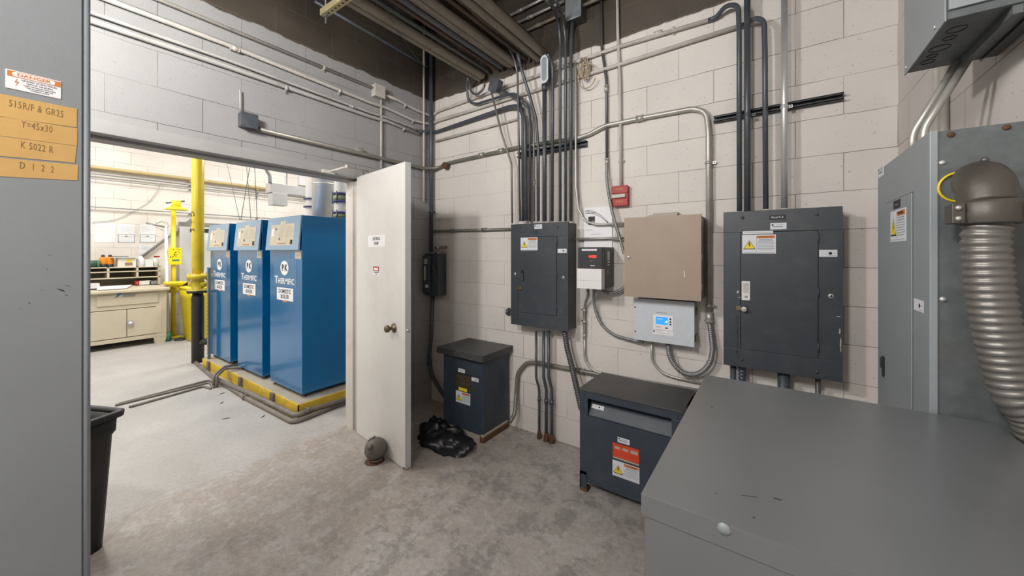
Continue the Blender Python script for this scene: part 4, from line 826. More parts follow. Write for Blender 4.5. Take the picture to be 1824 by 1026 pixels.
# ============================================================ TRANSFORMERS
# small tall one
x0, x1, y0, y1, zt = -2.30, -1.862, 2.25, 2.60, .696
root = empty('transformer', ((x0+x1)/2, (y0+y1)/2, 0), 'dark blue-grey floor transformer with overhanging flat lid behind the trash bag', 'transformer')
b = MB(); b.box(x0, y0, .05, x1, y1, zt-.05, PANEL2); b.build('body', root, .004)
b = MB(); b.box(x0-.04, y0-.045, zt-.052, x1+.032, y1+.012, zt, DKGREY); b.build('lid', root, .004)
b = MB(); b.box(x0+.02, y0+.01, 0, x1-.004, y1, .05, PADC); b.box(x1-.03, y0-.01, 0, x1+.012, y1-.02, .045, RUST); b.box(x1-.02, y0-.005, .018, x1+.008, y1-.03, .062, PADC); b.build('base', root, .004)
def tf(px, py): p = PY(px, py, y0); return fr_back(p.x, p.z, y0)
def st2(kind, px0, px1, py0, py1, nm, Y, dz=0):   # py0, py1: heights of the left edge
    a = PY(px0, (py0+py1)/2, Y); c = PY(px1, (py0+py1)/2, Y); e = PY(px0, py1, Y); f = PY(px0, py0, Y); return sticker(kind, fr_back(a.x, e.z, Y), c.x-a.x, f.z-e.z, nm, root)
st2(name_sticker, 816, 828, 655.5, 662, 'name_label', y0)
st2(asset_sticker, 840, 852.5, 671.5, 678, 'asset_label', y0)
st2(lambda b, w_, h_: (b.box(0, 0, 0, w_, h_, .003, BRASS), b.box(0, h_, 0, w_, h_*1.12, .004, INK), b.box(w_*.1, h_*.5, .003, w_*.9, h_*.52, .0033, INK)), 811.5, 839, 664.5, 686, 'rating_plate', y0)
st2(lambda b, w_, h_: b.box(0, 0, 0, w_, h_, .001, YEL), 817, 832, 689, 694.4, 'yellow_label', y0)
st2(warn_sticker, 812, 837.5, 694.6, 714.8, 'warning_label', y0)
# second, wide
x0, x1, y0, y1, zt = -.998, -.402, 2.16, 2.53, .642
root = empty('transformer', ((x0+x1)/2, (y0+y1)/2, 0), 'dark blue-grey transformer on legs with red label beside the grey foreground box', 'transformer')
b = MB()
b.box(x0, y0+.012, .105, x1, y1, zt-.16, PANEL2); b.box(x0, y0+.15, zt-.16, x1, y1, zt-.012, BLACK); b.box(x0, y0+.012, zt-.165, x0+.004, y1, zt-.012, PANEL2); b.box(x1-.004, y0+.012, zt-.165, x1, y1, zt-.012, PANEL2)  # inner box is black to paint the shade inside the open gap
b.hexa([(x0+.05, y0+.012, zt-.16), (x1-.05, y0+.012, zt-.16), (x1-.05, y0+.08, zt-.16), (x0+.05, y0+.08, zt-.16), (x0+.05, y0+.075, zt-.078), (x1-.05, y0+.075, zt-.078), (x1-.05, y0+.08, zt-.078), (x0+.05, y0+.08, zt-.078)], PANEL2)
b.build('body', root, .002)
b = MB(); b.box(x0-.004, y0-.006, zt-.012, x1+.004, y1+.004, zt, DKGREY); b.build('top_plate', root, .002)
b = MB(); b.box(x0, y0, .105, x1, y0+.012, zt-.165, PANEL2); b.box(x0, y0, zt-.055, x1, y0+.012, zt-.012, PANEL2); b.box(x0, y0, zt-.165, x0+.052, y0+.012, zt-.055, PANEL2); b.box(x1-.052, y0, zt-.165, x1, y0+.012, zt-.055, PANEL2); b.build('front_panel', root, .0015)
b = MB(); b.box(x0+.045, y0+.004, .06, x1, y0+.016, .125, PANEL2); b.box(x0+.012, y0+.02, .06, x0+.02, y1-.02, .11, PANEL2); b.box(x1-.02, y0+.02, .06, x1-.012, y1-.02, .11, PANEL2); b.build('base_rail', root, .002)
for lx in (x0, x1-.045):
    for ly in (y0, y1-.045):
        b = MB(); b.box(lx, ly, .02, lx+.045, ly+.006 if ly == y0 else ly+.045, .125, PANEL2); b.box(lx, ly, .02, lx+.006, ly+.045, .125, PANEL2); b.box(lx, ly, 0, lx+.05, ly+.05, .02, RUST); b.build('leg', root)
for (sx_, sz_) in ((x0+.025, zt-.035), (x1-.025, zt-.035), (x0+.025, zt-.135)):
    b = MB(); b.T = fr_back(sx_, sz_, y0); b.cyl((0, 0, 0), (0, 0, .006), .009, PANEL2, 6, smooth=False); b.build('bolt', root)
st2(name_sticker, 1100, 1121.5, 777.7, 787, 'name_label', y0)
st2(lambda b, w_, h_: (b.box(0, 0, 0, w_, h_, .0015, REDL), b.box(w_*.08, h_*.62, .0015, w_*.28, h_*.8, .0018, TAN2), b.box(w_*.38, h_*.62, .0015, w_*.6, h_*.8, .0018, TAN2), b.box(w_*.68, h_*.6, .0015, w_*.95, h_*.82, .0018, TAN2), b.box(w_*.02, -h_*.06, 0, w_, h_*.04, .0018, TAN2)), 1091.5, 1138.5, 787.3, 813, 'red_rating_label', y0)
st2(warn_sticker, 1091, 1139, 818, 845.5, 'warning_label', y0)
a = PY(1054.5, 718, y0+.05); c = PY(1076, 722, y0+.05); uv = Vector((0, .063, .082)).normalized(); nv = Vector((1, 0, 0)).cross(uv)
sticker(asset_sticker, Matrix(((1, uv.x, nv.x, a.x), (0, uv.y, nv.y, y0+.0375), (0, uv.z, nv.z, zt-.129), (0, 0, 0, 1))) @ Matrix.Translation((0, .005, .0012)), c.x-a.x, .026, 'asset_label', root)

# foreground grey transformer
s = .77; x0, x1, y0, y1 = -.2235*s, .532*s, .782*s, 1.69*s; zt = H-.5*s
root = empty('transformer', ((x0+x1)/2, (y0+y1)/2, 0), 'big plain grey floor transformer filling the lower right foreground', 'transformer')
b = MB(); b.box(x0+.003, y0+.003, .04, x1-.003, y1-.003, zt-.030, GREY); b.build('body', root, .003)
b = MB(); b.box(x0, y0, zt-.034, x1, y1, zt, GREY)
p = PY(1370, 943, y0)
for (px, py, w_, h_) in ((1268, 725, .006, .003), (1385, 889, .010, .003), (1276, 879, .003, .002), (1343, 922, .003, .002)):
    q = PZ(px, py, zt); b.box(q.x-w_/2, q.y-h_/2, zt, q.x+w_/2, q.y+h_/2, zt+.0003, INK)
q0, q1 = PZ(1320, 882, zt), PZ(1350, 886, zt); b.tube([q0, q1], .0006, INK, 5); b.build('cover', root, .005, 3)
p = PY(1289.5, 942, y0); b = MB(); b.T = fr_back(p.x, p.z, y0); b.lathe((0, 0, 0), [(.0085, 0), (.0085, .0015), (.0062, .0016), (.0055, .0025), (.001, .0028)], GREY2, 20); b.build('cover_bolt', root)
for lx in (x0+.02, x1-.08):
    for ly in (y0+.02, y1-.08): b = MB(); b.box(lx, ly, 0, lx+.06, ly+.06, .04, GREY); b.build('foot', root)

# ============================================================ TALL CABINET ON RIGHT WALL + BIG FLEX
X0 = .312; yn = 1.32; yfar = PX(1565, 500, X0).y; zt = 1.79; zb = .86
root = empty('electrical_panel', (RX-.1, (yn+yfar)/2, zb), 'tall galvanised panel on the right wall behind thick ribbed hose', 'electrical panel')
b = MB(); b.box(X0+.012, yn, zb, RX-.002, yfar-.004, zt, GALV); b.build('enclosure', root, .002)
ya = PX(1648, 500, X0).y
b = MB(); b.box(X0-.002, yn-.004, zb-.005, X0+.012, yfar, zt+.003, GREY2); b.build('front_cover', root, .0015)
d0 = PX(1580, 500, X0).y; d1 = PX(1628, 500, X0).y
b = MB(); b.box(X0-.0026, d1-.002, zb+.078, X0-.002, d0+.002, PX(1580, 363, X0).z+.002, INK); b.build('door_gap_shade', root)  # black plate behind the door, painting the shade of its gap
b = MB(); b.box(X0-.005, d1, zb+.08, X0-.002, d0, PX(1580, 363, X0).z-.0, GREY2); dr = b.build('door', root, .0008)
def strr(kind, px0, px1, pya, pyb, nm, par, X):
    """px0,pya: far (left) top ; bottom pyb"""
    a = PX(px0, pya, X); c = PX(px1, pya, X); z0_ = PX(px0, pyb, X).z; z1_ = PX(px0, pya, X).z
    return sticker(kind, fr_right(a.y, z0_, X), a.y-c.y, z1_-z0_, nm, par)
strr(warn_sticker, 1586.5, 1614, 378, 431, 'warning_label', dr, X0-.005)
strr(lambda b, w_, h_: (b.box(0, 0, 0, w_, h_, .001, INK), b.box(w_*.3, h_*.4, .001, w_*.7, h_*.5, .0013, GINK)), 1592, 1604, 359, 373, 'name_plate', dr, X0-.005)
strr(name_sticker, 1564.5, 1574, 300, 318, 'corner_label', root, X0-.002)
strr(asset_sticker, 1628.5, 1645, 531, 551, 'asset_label', root, X0-.002)
b = MB(); a = PX(1573, 652, X0-.005); b.T = fr_right(a.y, a.z, X0-.005); b.box(-.006, -.035, 0, .012, .035, .003, INK); b.box(-.003, -.005, .003, .009, .03, .008, DARKP); b.build('latch_handle', dr, .001)
def on_near(px, py): return PY(px, py, yn)
for px, py, m in ((1678, 290, STEELB), (1679, 533, STEELB), (1694, 240, RUST), (1793, 227, RUST)):
    p = on_near(px, py); b = MB(); b.T = fr_back(p.x, p.z, yn); b.lathe((0, 0, 0), [(.0065, 0), (.006, .003), (.001, .005)], m, 14); b.build('screw', root)
# 90 degree connector with clamp, then the hose
c0 = PY(1762, 330, yn-.075)
root = empty('hose_connector', (c0.x, yn, c0.z-.08), 'heavy brown-grey angled connector clamping ribbed hose onto the tall panel', 'connector')
b = MB()
P = []; R = .043
cen = PY(1761, 342, yn-.078)
pts = spline([Vector((cen.x, yn-.001, cen.z+.030)), Vector((cen.x, yn-.030, cen.z+.034)), Vector((cen.x, yn-.062, cen.z+.012)), Vector((cen.x, yn-.078, cen.z-.03))], 6)
b.tube(pts, R, CONN, 24, radii=[R*(.78+.25*min(1, i/8)) for i in range(len(pts))]); b.build('elbow', root)
b = MB(); b.lathe((cen.x, yn-.078, cen.z-.070), [(R*1.0, 0), (R*1.14, .003), (R*1.14, .045), (R*1.02, .052)], CONN, 28)
for sx_ in (-1, 1): b.box(cen.x+sx_*R*.95, yn-.11, cen.z-.067, cen.x+sx_*R*1.42, yn-.065, cen.z-.024, CONN)
b.build('clamp', root, .002)
for sx_ in (-1, 1):
    for dz in (-.057, -.034):
        b = MB(); b.sphere((cen.x+sx_*R*1.22, yn-.113, cen.z+dz), .0055, STEEL, 10); b.build('clamp_screw', root)
b = MB(); b.sphere((cen.x+.003, yn-.05, cen.z+.074), .007, STEELD, 12); b.build('top_screw', root)
b = MB(); b.tube([Vector((cen.x-.020+R*.80*math.cos(t), yn-.003, cen.z+.024+R*.80*math.sin(t))) for t in [2*PI*k/28 for k in range(29)]], .0028, YPAINT, 8, caps=False); b.build('yellow_ring', root)
b = MB(); r0 = cen
hp = spline([Vector((cen.x, yn-.078, cen.z-.06)), PY(1756, 430, yn-.078), PY(1761, 500, yn-.078), PY(1778, 600, yn-.078), PY(1808, 700, yn-.075), PY(1858, 790, yn-.07), Vector((.475, yn-.06, .75)), Vector((.475, yn-.05, .40))], 10)
b.flex(hp, .0355, HOSE, .0165, 28, .065); tag(b.build('ribbed_hose'), 'thick silver ribbed flexible hose hanging down behind the foreground transformer', 'hose')
# trough above
Xt, ya_, yb_, zt2 = .327, 1.288, 1.61, 2.042
root = empty('wire_trough', (.42, 1.45, zt2), 'grey sheet steel junction box high on the right wall with knockouts underneath', 'junction box')
b = MB(); b.box(Xt+.003, ya_+.004, zt2, RX-.002, yb_, 2.75, GALV); bx = b.build('body', root, .002)
b = MB(); b.box(Xt, ya_, zt2-.004, Xt+.003, yb_+.003, 2.75, GREY2); b.build('side_cover', root)
b = MB(); b.box(Xt+.006, ya_-.003, zt2+.02, RX-.004, ya_+.003, 2.72, GREY2); b.build('front_cover', root)
for i, (x, y, r) in enumerate(((.365, 1.36, .017), (.365, 1.405, .012), (.362, 1.46, .019), (.36, 1.505, .011), (.36, 1.545, .014))):
    b = MB(); b.T = Matrix.Translation((x, y, zt2)); pts = [(r*math.cos(t), r*math.sin(t), -.0006) for t in [2*PI*k/24 for k in range(25)]]; b.tube(pts, .0012, BLACK, 5, caps=False); b.build('knockout', root)
b = MB(); b.box(.43, ya_+.01, zt2-.02, .445, yb_, zt2, GALV); b.box(.475, ya_+.01, zt2-.006, .478, yb_, zt2, BLACK); b.build('seam', root)
for y in (ya_+.06, yb_-.02): b = MB(); b.T = fr_right(y, zt2+.012, Xt); b.lathe((0, 0, 0), [(.006, 0), (.005, .003), (.001, .0035)], STEELB, 10); b.build('cover_screw', root)
for k, (bx_, by_, tx_, ty_, nm) in enumerate(((.345, 1.62, .430, 1.585, 'left'), (.357, 1.57, .447, 1.560, 'right'))):
    b = MB(); b.tube(fillet([Vector((bx_, by_, zt-.01)), Vector((bx_+.002, by_, zt+.07)), Vector((tx_, ty_, zt2+.004))], .10, 10), .0095, STEEL, 14)
    tag(b.build('conduit'), nm+' of two bent silver conduits between the tall panel and the box above', 'conduit')
for k, yy in enumerate((1.86, 1.93)):
    b = MB(); b.tube([(RX-.013, yy+.1, 1.5), (RX-.013, yy+.1, 3.6)], .012, CREAM, 10); tag(b.build('conduit'), ('nearer' if k == 0 else 'farther')+' cream vertical conduit on right wall behind the tall panel', 'conduit')

# ============================================================ LEFT FOREGROUND CABINET
XC = -1.3; ye = PX(149, 500, XC).y; yt = PX(160, 500, XC).y
root = empty('switchgear_cabinet', (XC-.3, -.3, 0), 'tall pale grey switchgear cabinet with tape strips at the left edge', 'cabinet')
b = MB(); b.box(XC-.6, -.8, .02, XC-.03, yt-.012, 2.35, CABG); b.build('body', root, .004)
b = MB(); b.box(XC-.03, -.78, .06, XC, ye-.003, 2.33, CABG)
for (px, py, w_, h_) in ((84, 480, .003, .004), (108, 517, .013, .010), (120, 509, .008, .004), (52, 540, .004, .006), (88, 455, .006, .002), (75, 517, .003, .003), (36, 550, .003, .003), (118, 526, .006, .004)):
    q = PX(px, py, XC); b.T = fr_left(q.y, q.z, XC); b.prism([(-w_/2, h_*.5), (-w_*.2, h_*.1), (w_*.5, -h_*.5), (w_*.3, h_*.05)], INK, 0, .0003)
b.T = Matrix(); dr = b.build('door', root, .002)
b = MB(); b.cyl((XC-.009, yt-.0055, .02), (XC-.009, yt-.0055, 2.35), .0075, GREY2, 16); b.box(XC-.035, ye-.001, .03, XC-.014, yt-.006, 2.34, BLACK); b.build('corner_post', root)  # black strip beside the post is the gap's shade put into colour
def quad_sticker(pts, m, nm, par):   # four pixel corners on the door plane
    P = [PX(px, py, XC) for px, py in pts]; b = MB(); v = [(XC+.0002, p.y, p.z) for p in P]+[(XC+.0008, p.y, p.z) for p in P]
    b.hexa(v, m); return b
W_ = PX(108.5, 150, XC).y-PX(9.5, 150, XC).y; zA = PX(9.5, 122, XC).z; zB = PX(9.5, 155.5, XC).z; hh = zA-zB
b = MB(); b.T = fr_left(PX(9.5, 150, XC).y, zB, XC); b.box(0, 0, 0, W_, hh, .001, PAPER); b.box(W_*.03, hh*.66, .001, W_*.99, hh*.96, .0013, ORG)
n = 10; w2, h2 = W_*.78, hh*.24; cx, cy = W_*.5, hh*.81
pr = [(cx+w2/2-h2/2+h2/2*math.cos(t), cy+h2/2*math.sin(t)) for t in [-PI/2+PI*k/n for k in range(n+1)]]+[(cx-w2/2+h2/2+h2/2*math.cos(t), cy+h2/2*math.sin(t)) for t in [PI/2+PI*k/n for k in range(n+1)]]
b.prism(pr, PAPER, .0013, .0016); b.text('DANGER', cx, cy, hh*.21, ORG, .0017, sx=1.35, bold=.0002, depth=.0002)
b.text('HAZARD OF ELECTRICAL', W_*.6, hh*.56, hh*.125, INK, .0011, sx=.86, depth=.0002); b.text('SHOCK OR BURN', W_*.6, hh*.42, hh*.125, INK, .0011, sx=.9, depth=.0002)
b.text('TURN OFF POWER SUPPLYING', W_*.6, hh*.30, hh*.085, INK, .0011, sx=.95, depth=.0002); b.text('THIS EQUIPMENT BEFORE', W_*.6, hh*.20, hh*.085, INK, .0011, sx=.95, depth=.0002); b.text('WORKING INSIDE', W_*.6, hh*.10, hh*.085, INK, .0011, sx=.95, depth=.0002)
b.prism([(W_*.2, hh*.6), (W_*.15, hh*.38), (W_*.2, hh*.38), (W_*.17, hh*.2), (W_*.23, hh*.44), (W_*.18, hh*.44)], ORG, .001, .0014); b.build('danger_label', dr)
tapes = [([(-20, 205), (136.5, 227), (137, 194), (-20, 163)], '515R/F & GR25', 180, 205), ([(-20, 239), (137, 260), (137.5, 229), (-20, 204)], 'Y=45x30', 214, 235), ([(-20, 276), (133, 290), (136.5, 260.5), (-20, 240)], 'K 5022 R', 250, 272), ([(-20, 313), (138, 321.5), (139, 294), (-20, 279)], 'D  1  2  2', 288, 306)]
for i, (q, tx, py0, py1) in enumerate(tapes):
    b = quad_sticker(q, TAPE, 't', dr); pm = PX(66, py0+8+i, XC); b.T = fr_left(pm.y, PX(66, (py0+py1)/2+2, XC).z, XC+.0008) @ Matrix.Rotation(-.03, 4, 'Z')
    b.text(tx, 0, 0, .021, PENC, .0002, sx=.48, depth=.0001, space=1.15); b.build('tape_strip', dr)

# ============================================================ FLOOR ITEMS
# black bin
cor = Vector((-2.764, .416)); u1 = Vector((-.908, -.42)); u2 = Vector((.42, -.908)); Wb, Db, hb = .40, .27, .683
def ring(inset, z, grow=0):
    c_ = cor+u1*(Wb/2)+u2*(Db/2); a_, b_ = Wb/2-inset, Db/2-inset
    pts = []; rr = .04
    for (sx_, sy_, t0) in ((-1, -1, PI), (1, -1, -PI/2), (1, 1, 0), (-1, 1, PI/2)):
        for k in range(5):
            t = t0+PI/2*k/4; pts.append(c_+u1*(sx_*(a_-rr)+rr*math.cos(t))+u2*(sy_*(b_-rr)+rr*math.sin(t)))
    return [(p.x, p.y, z) for p in pts]
root = empty('waste_bin', (cor.x-.15, cor.y-.15, 0), 'tall black plastic waste bin between the grey cabinet and doorway', 'bin')
def loft(b, rings, m, cap0=True, cap1=False):
    n = len(rings[0]); vs = [p for r_ in rings for p in r_]; fs = []
    for i in range(len(rings)-1):
        for k in range(n): a_, c_ = i*n+k, i*n+(k+1) % n; fs.append((a_, c_, c_+n, a_+n))
    if cap0: fs.append(tuple(range(n-1, -1, -1)))
    if cap1: fs.append(tuple((len(rings)-1)*n+k for k in range(n)))
    b.add(vs, fs, m, True)
b = MB(); loft(b, [ring(.045, 0), ring(.02, hb-.12), ring(.010, hb-.10), ring(.008, hb-.02), ring(.016, hb-.02), ring(.022, hb-.1), ring(.055, .02)], BIN, True, True); b.build('tub', root)
b = MB(); loft(b, [ring(.008, hb-.03), ring(-.01, hb-.03), ring(-.012, hb-.004), ring(-.006, hb), ring(.012, hb), ring(.016, hb-.02), ring(.008, hb-.03)], BIN, False); b.build('rim', root)

# float / iron ball used as a door stop
bc = PZ(668, 822); bc.x += .0; R = .078; bc = Vector((bc.x-.02, bc.y+.02, 0))
root = empty('iron_ball', bc, 'old grey iron ball with bosses resting at the foot of the open door', 'door stop')
b = MB(); b.sphere((bc.x, bc.y, R), R, IRONG, 24); b.build('body', root)
b = MB(); b.T = Matrix.Translation((bc.x, bc.y, R)) @ Matrix.Rotation(.5, 4, 'Y') @ Matrix.Rotation(.9, 4, 'X'); b.cyl((0, 0, R*.9), (0, 0, R*1.12), .02, IRONG, 16); b.build('boss', root)
b = MB(); b.T = Matrix.Translation((bc.x, bc.y, R)) @ Matrix.Rotation(-.4, 4, 'Y') @ Matrix.Rotation(.15, 4, 'X'); b.cyl((0, 0, R*.9), (0, 0, R*1.04), .03, IRONG, 4); b.build('raised_pad', root)
b = MB(); b.lathe((bc.x+.01, bc.y-.015, 0), [(.07, 0), (.06, .004), (.02, .006)], RUST, 14); b.build('rust_patch', root)
b = MB(); b.tube([(bc.x+.02, bc.y-.05, .012), (bc.x+.06, bc.y-.04, .02), (bc.x+.08, bc.y-.005, .03)], .006, IRONG, 8); b.build('hook', root)

# trash bag: crumpled heap
def blob(c, sx_, sy_, sz_, seed, m, amp=.3, n=40):
    random.seed(seed); ph = [(random.uniform(2, 5), random.uniform(0, 6), random.uniform(2, 6), random.uniform(0, 6)) for _ in range(5)]
    vs = []; fs = []; R_ = n//2
    for i in range(R_+1):
        th = PI/2*i/R_
        for k in range(n):
            a_ = 2*PI*k/n; d = 1+amp*.35*sum(math.sin(p[0]*a_*1.0//1+p[1])*0+math.sin(round(p[0])*a_+p[1])*math.sin(p[2]*th+p[3]) for p in ph)/2.2
            r_ = math.sin(th)**.8; crumple = amp*.12*math.sin(9*a_+5*th+seed)+amp*.1*math.sin(17*a_-7*th)
            vs.append((c[0]+sx_*r_*math.cos(a_)*(d+crumple), c[1]+sy_*r_*math.sin(a_)*(d+crumple), max(.001, c[2]+sz_*math.cos(th)*(d+crumple*1.5))))
    for i in range(R_):
        for k in range(n): a_, e_ = i*n+k, i*n+(k+1) % n; fs.append((a_, a_+n, e_+n, e_))
    b = MB(); b.add(vs, fs, m, True); return b
tb = PZ(790, 790)
b = blob((tb.x, tb.y+.02, 0), .27, .15, .10, 5, BAG, .5)
b2 = blob((tb.x-.13, tb.y+.03, 0), .13, .13, .13, 9, BAG, .5, 28); b.add(b2.v, b2.f, BAG, True)
tag(b.build('trash_bag'), 'crumpled black plastic trash bag on floor between the door and transformer', 'bag')

# ============================================================ BOILERS
pad0 = PZ(530.8, 721, .12)           # near right corner of the pad top
PYf = pad0.y; PXr = pad0.x; PYb = PYf+1.15; ph_ = .12
padL = PZ(365, 637, .12).x
root = empty('boiler_plinth', ((PXr+padL)/2, PYf+.5, 0), 'long dusty concrete plinth with worn yellow edges under the three boilers', 'plinth')
b = MB(); b.box(padL, PYf+.012, 0, PXr-.012, PYb, ph_, PADC); b.build('slab', root, .01)
b = MB(); b.box(padL, PYf, 0, PXr, PYf+.012, ph_-.004, YEDGE); b.box(PXr-.012, PYf, 0, PXr, PYb, ph_-.004, YEDGE); b.box(padL-.012, PYf, 0, padL, PYb, ph_-.004, YEDGE)
b.build('painted_edge', root, .002)
for px in (373, 430, 487):
    p = PY(px, 690, PYf); b = MB(); b.box(p.x-.035, PYf-.022, 0, p.x+.035, PYf, ph_+.002, GRIME); b.build('bracket', root, .002)
BY = PYf+.09
def bpt(px, py): return PY(px, py, BY)
hts = 0
def boiler(x0, x1, zt, label, hoodtop):
    root = empty('boiler', ((x0+x1)/2, BY+.4, ph_), label, 'boiler', 'three blue boilers')
    W = x1-x0; D = .85; zb = ph_+.035; zh = zt-.33
    b = MB(); b.box(x0, BY, zb, x1, BY+D, zt, BLUE)
    b.build('casing', root, .004)
    # sloping hood
    y0t, y0b = BY-.012, BY-.042
    b = MB(); v = [(x0-.006, y0b, zh), (x1+.006, y0b, zh), (x1+.006, y0b+.018, zh-.002), (x0-.006, y0b+.018, zh-.002), (x0-.006, y0t, zt), (x1+.006, y0t, zt), (x1+.006, y0t+.011, zt), (x0-.006, y0t+.011, zt)]
    b.hexa(v, BLUES); hood = b.build('hood', root, .002)
    ax = Vector((1, 0, 0)); upv = Vector((0, y0t-y0b, zt-zh)).normalized(); nn = ax.cross(upv); hl = (zt-zh)/upv.z
    T = Matrix(((1, upv.x, nn.x, x0), (0, upv.y, nn.y, y0b), (0, upv.z, nn.z, zh), (0, 0, 0, 1)))
    b = MB(); b.T = T; b.box(W*.13, hl*.14, 0, W*.86, hl*.78, .0015, PLATE); b.box(W*.42, hl*.78, 0, W*.60, hl*.86, .0015, PLATE)
    b.box(W*.16, hl*.42, .0015, W*.24, hl*.66, .002, PAPER)
    for i in range(9): b.box(W*.40, hl*(.40+.036*i), .0015, W*.55, hl*(.405+.036*i), .0019, GINK); b.box(W*.60, hl*(.40+.036*i), .0015, W*.80, hl*(.405+.036*i), .0019, GINK)
    for i in range(6): b.lathe((W*(.40+.045*i), hl*.20, 0), [(W*.012, .0015), (W*.012, .003)], ORG, 8)
    b.lathe((W*.43, hl*.35, 0), [(W*.02, .0015), (W*.02, .006)], GREYBAR, 10); b.lathe((W*.30, hl*.64, 0), [(W*.015, .0015), (W*.015, .004)], INK, 10)
    b.build('control_plate', hood)
    b = MB(); b.T = T; b.box(W*.78, hl*.17, .0015, W*.83, hl*.30, .006, INK); b.build('rocker_switch', hood)
    Tb = fr_back(x0, zh, BY)
    b = MB(); b.T = Tb; b.box(W*.13, -.365, 0, W*.85, -.085, .0015, BLUEP)
    ox, oz, rx_, rz_ = W*.48, -.178, W*.125, .072
    b.prism([(ox+rx_*math.cos(2*PI*k/28), oz+rz_*math.sin(2*PI*k/28)) for k in range(28)], PAPER, .0015, .0025)
    b.text('P', ox-.033, oz, .085, INK, .0027, sx=1.0, bold=.004); b.text('K', ox+.033, oz, .085, INK, .0027, sx=1.0, bold=.004)
    b.text('T', W*.17, -.302, .105, PAPER, .0017, sx=1.1, align='LEFT', bold=.0012); b.text('HERMIFIC', W*.17+.068, -.312, .080, PAPER, .0017, sx=1.02, align='LEFT', bold=.0012); b.build('logo_plate', root)
    b = MB(); b.T = Tb; b.box(W*.24, -.500, 0, W*.75, -.375, .003, PAPER); b.text('DOMESTIC', W*.495, -.412, .056, INK, .0032, sx=.98, bold=.001); b.text('BOILER', W*.495, -.464, .056, INK, .0032, sx=.98, bold=.001); b.build('name_sign', root)
    b = MB(); b.T = Tb; b.box(W*.43, -.518, 0, W*.55, -.502, .002, ORG); b.build('orange_tab', root)
    b = MB(); b.T = Tb; b.box(W*.80, -.085, 0, W*.97, -.01, .001, PLATE); b.box(W*.83, -.05, .001, W*.94, -.045, .0014, GINK); b.build('tag_label', root)
    for lx in (x0+.03, x1-.05):
        for ly in (BY+.02, BY+D-.06): b = MB(); b.cyl((lx+.01, ly+.02, ph_), (lx+.01, ly+.02, zb), .014, STEELD, 8); b.cyl((lx+.01, ly+.02, ph_), (lx+.01, ly+.02, ph_+.008), .024, STEELD, 10); b.build('foot', root)
    return root
zt = PY(538, 383, BY).z
xa = [(PY(481, 500, BY).x, PY(538, 500, BY).x), (PY(423.5, 500, BY).x, PY(467, 500, BY).x), (PY(375, 500, BY).x, PY(410, 500, BY).x)]
for (x0, x1), lb in zip(xa, ('nearest and rightmost of three tall blue boilers on the yellow-edged plinth', 'middle blue boiler of the three on the yellow-edged plinth', 'farthest blue boiler beside the black and yellow gas pipe')):
    boiler(x0, x1, zt, lb, 0)
# perforated strut beside the far boiler
x = PY(374, 500, BY-.05).x
b = MB(); b.box(x-.04, BY-.07, 0, x-.0, BY-.066, 1.30, GREY2); b.box(x-.04, BY-.07, 0, x-.036, BY-.03, 1.3, GREY2)
for k in range(26): b.box(x-.026, BY-.0706, .03+k*.05, x-.014, BY-.0699, .055+k*.05, INK)
o = tag(b.build('perforated_strut'), 'upright perforated strut at the left side of farthest boiler', 'strut')

# conduits on the boiler room floor
fl = 'grimy conduit on floor along the plinth, '
def fp(px, py, z=.02): p = PZ(px, py, z); return p
conduit('floor_conduit', [fp(349, 646), fp(380, 672), fp(437, 708), fp(522, 752), fp(545, 744), fp(616, 716)], .022, GRIME, fl+'outer one turning round its corner', 'conduit', bend=.1, fit=[(fp(437, 708), (1, -.3, 0))])
conduit('floor_conduit', [fp(384, 674, .06), fp(455, 705, .06), fp(528, 741, .06), fp(553, 730, .06), fp(616, 711, .06)], .022, GRIME, fl+'inner raised one wrapped close to the corner', 'conduit', bend=.1, fit=[(fp(549, 731, .06), (.2, 1, 0))])
for k, (a0, a1, a2) in enumerate((((205, 722), (373, 681), (381, 690)), ((212, 719), (372, 677), (380, 680)), ((230, 725), (362, 688), (376, 692)))):
    conduit('floor_conduit', [fp(*a0, .012), fp(*a1, .012), fp(*a2, .012)], .011, GRIME, ('middle', 'farthest', 'nearest')[k]+' of three thin conduits crossing the boiler room floor', 'conduit', bend=.04)
b = MB(); p = fp(381, 690, 0); q = fp(384, 664, .13); e = PZ(425, 660, .13)
b.tube(fillet([(p.x, p.y, 0), (p.x, p.y, .13), PZ(400, 653, .16), PZ(424, 650, .14)], .04), .013, GRIME, 10); b.tube(fillet([(p.x+.03, p.y+.02, 0), (p.x+.03, p.y+.02, .13), PZ(402, 656, .16), PZ(432, 656, .14)], .04), .013, GRIME, 10)
tag(b.build('riser_conduit'), 'pair of bent conduits rising from floor onto the plinth', 'conduit')
for px, py in ((396, 701), (395, 718), (402, 746), (469, 742), (346, 640)):
    p = PZ(px, py); b = MB(); t = random.uniform(0, 3)
    b.T = Matrix.Translation((p.x, p.y, .001)) @ Matrix.Rotation(t, 4, 'Z'); b.prism([(-.03, 0), (0, .008), (.03, .002), (.005, -.006)], INK, 0, .003); tag(b.build('debris'), 'small dark scrap of debris on the boiler room floor', 'debris', 'scraps on the boiler room floor')

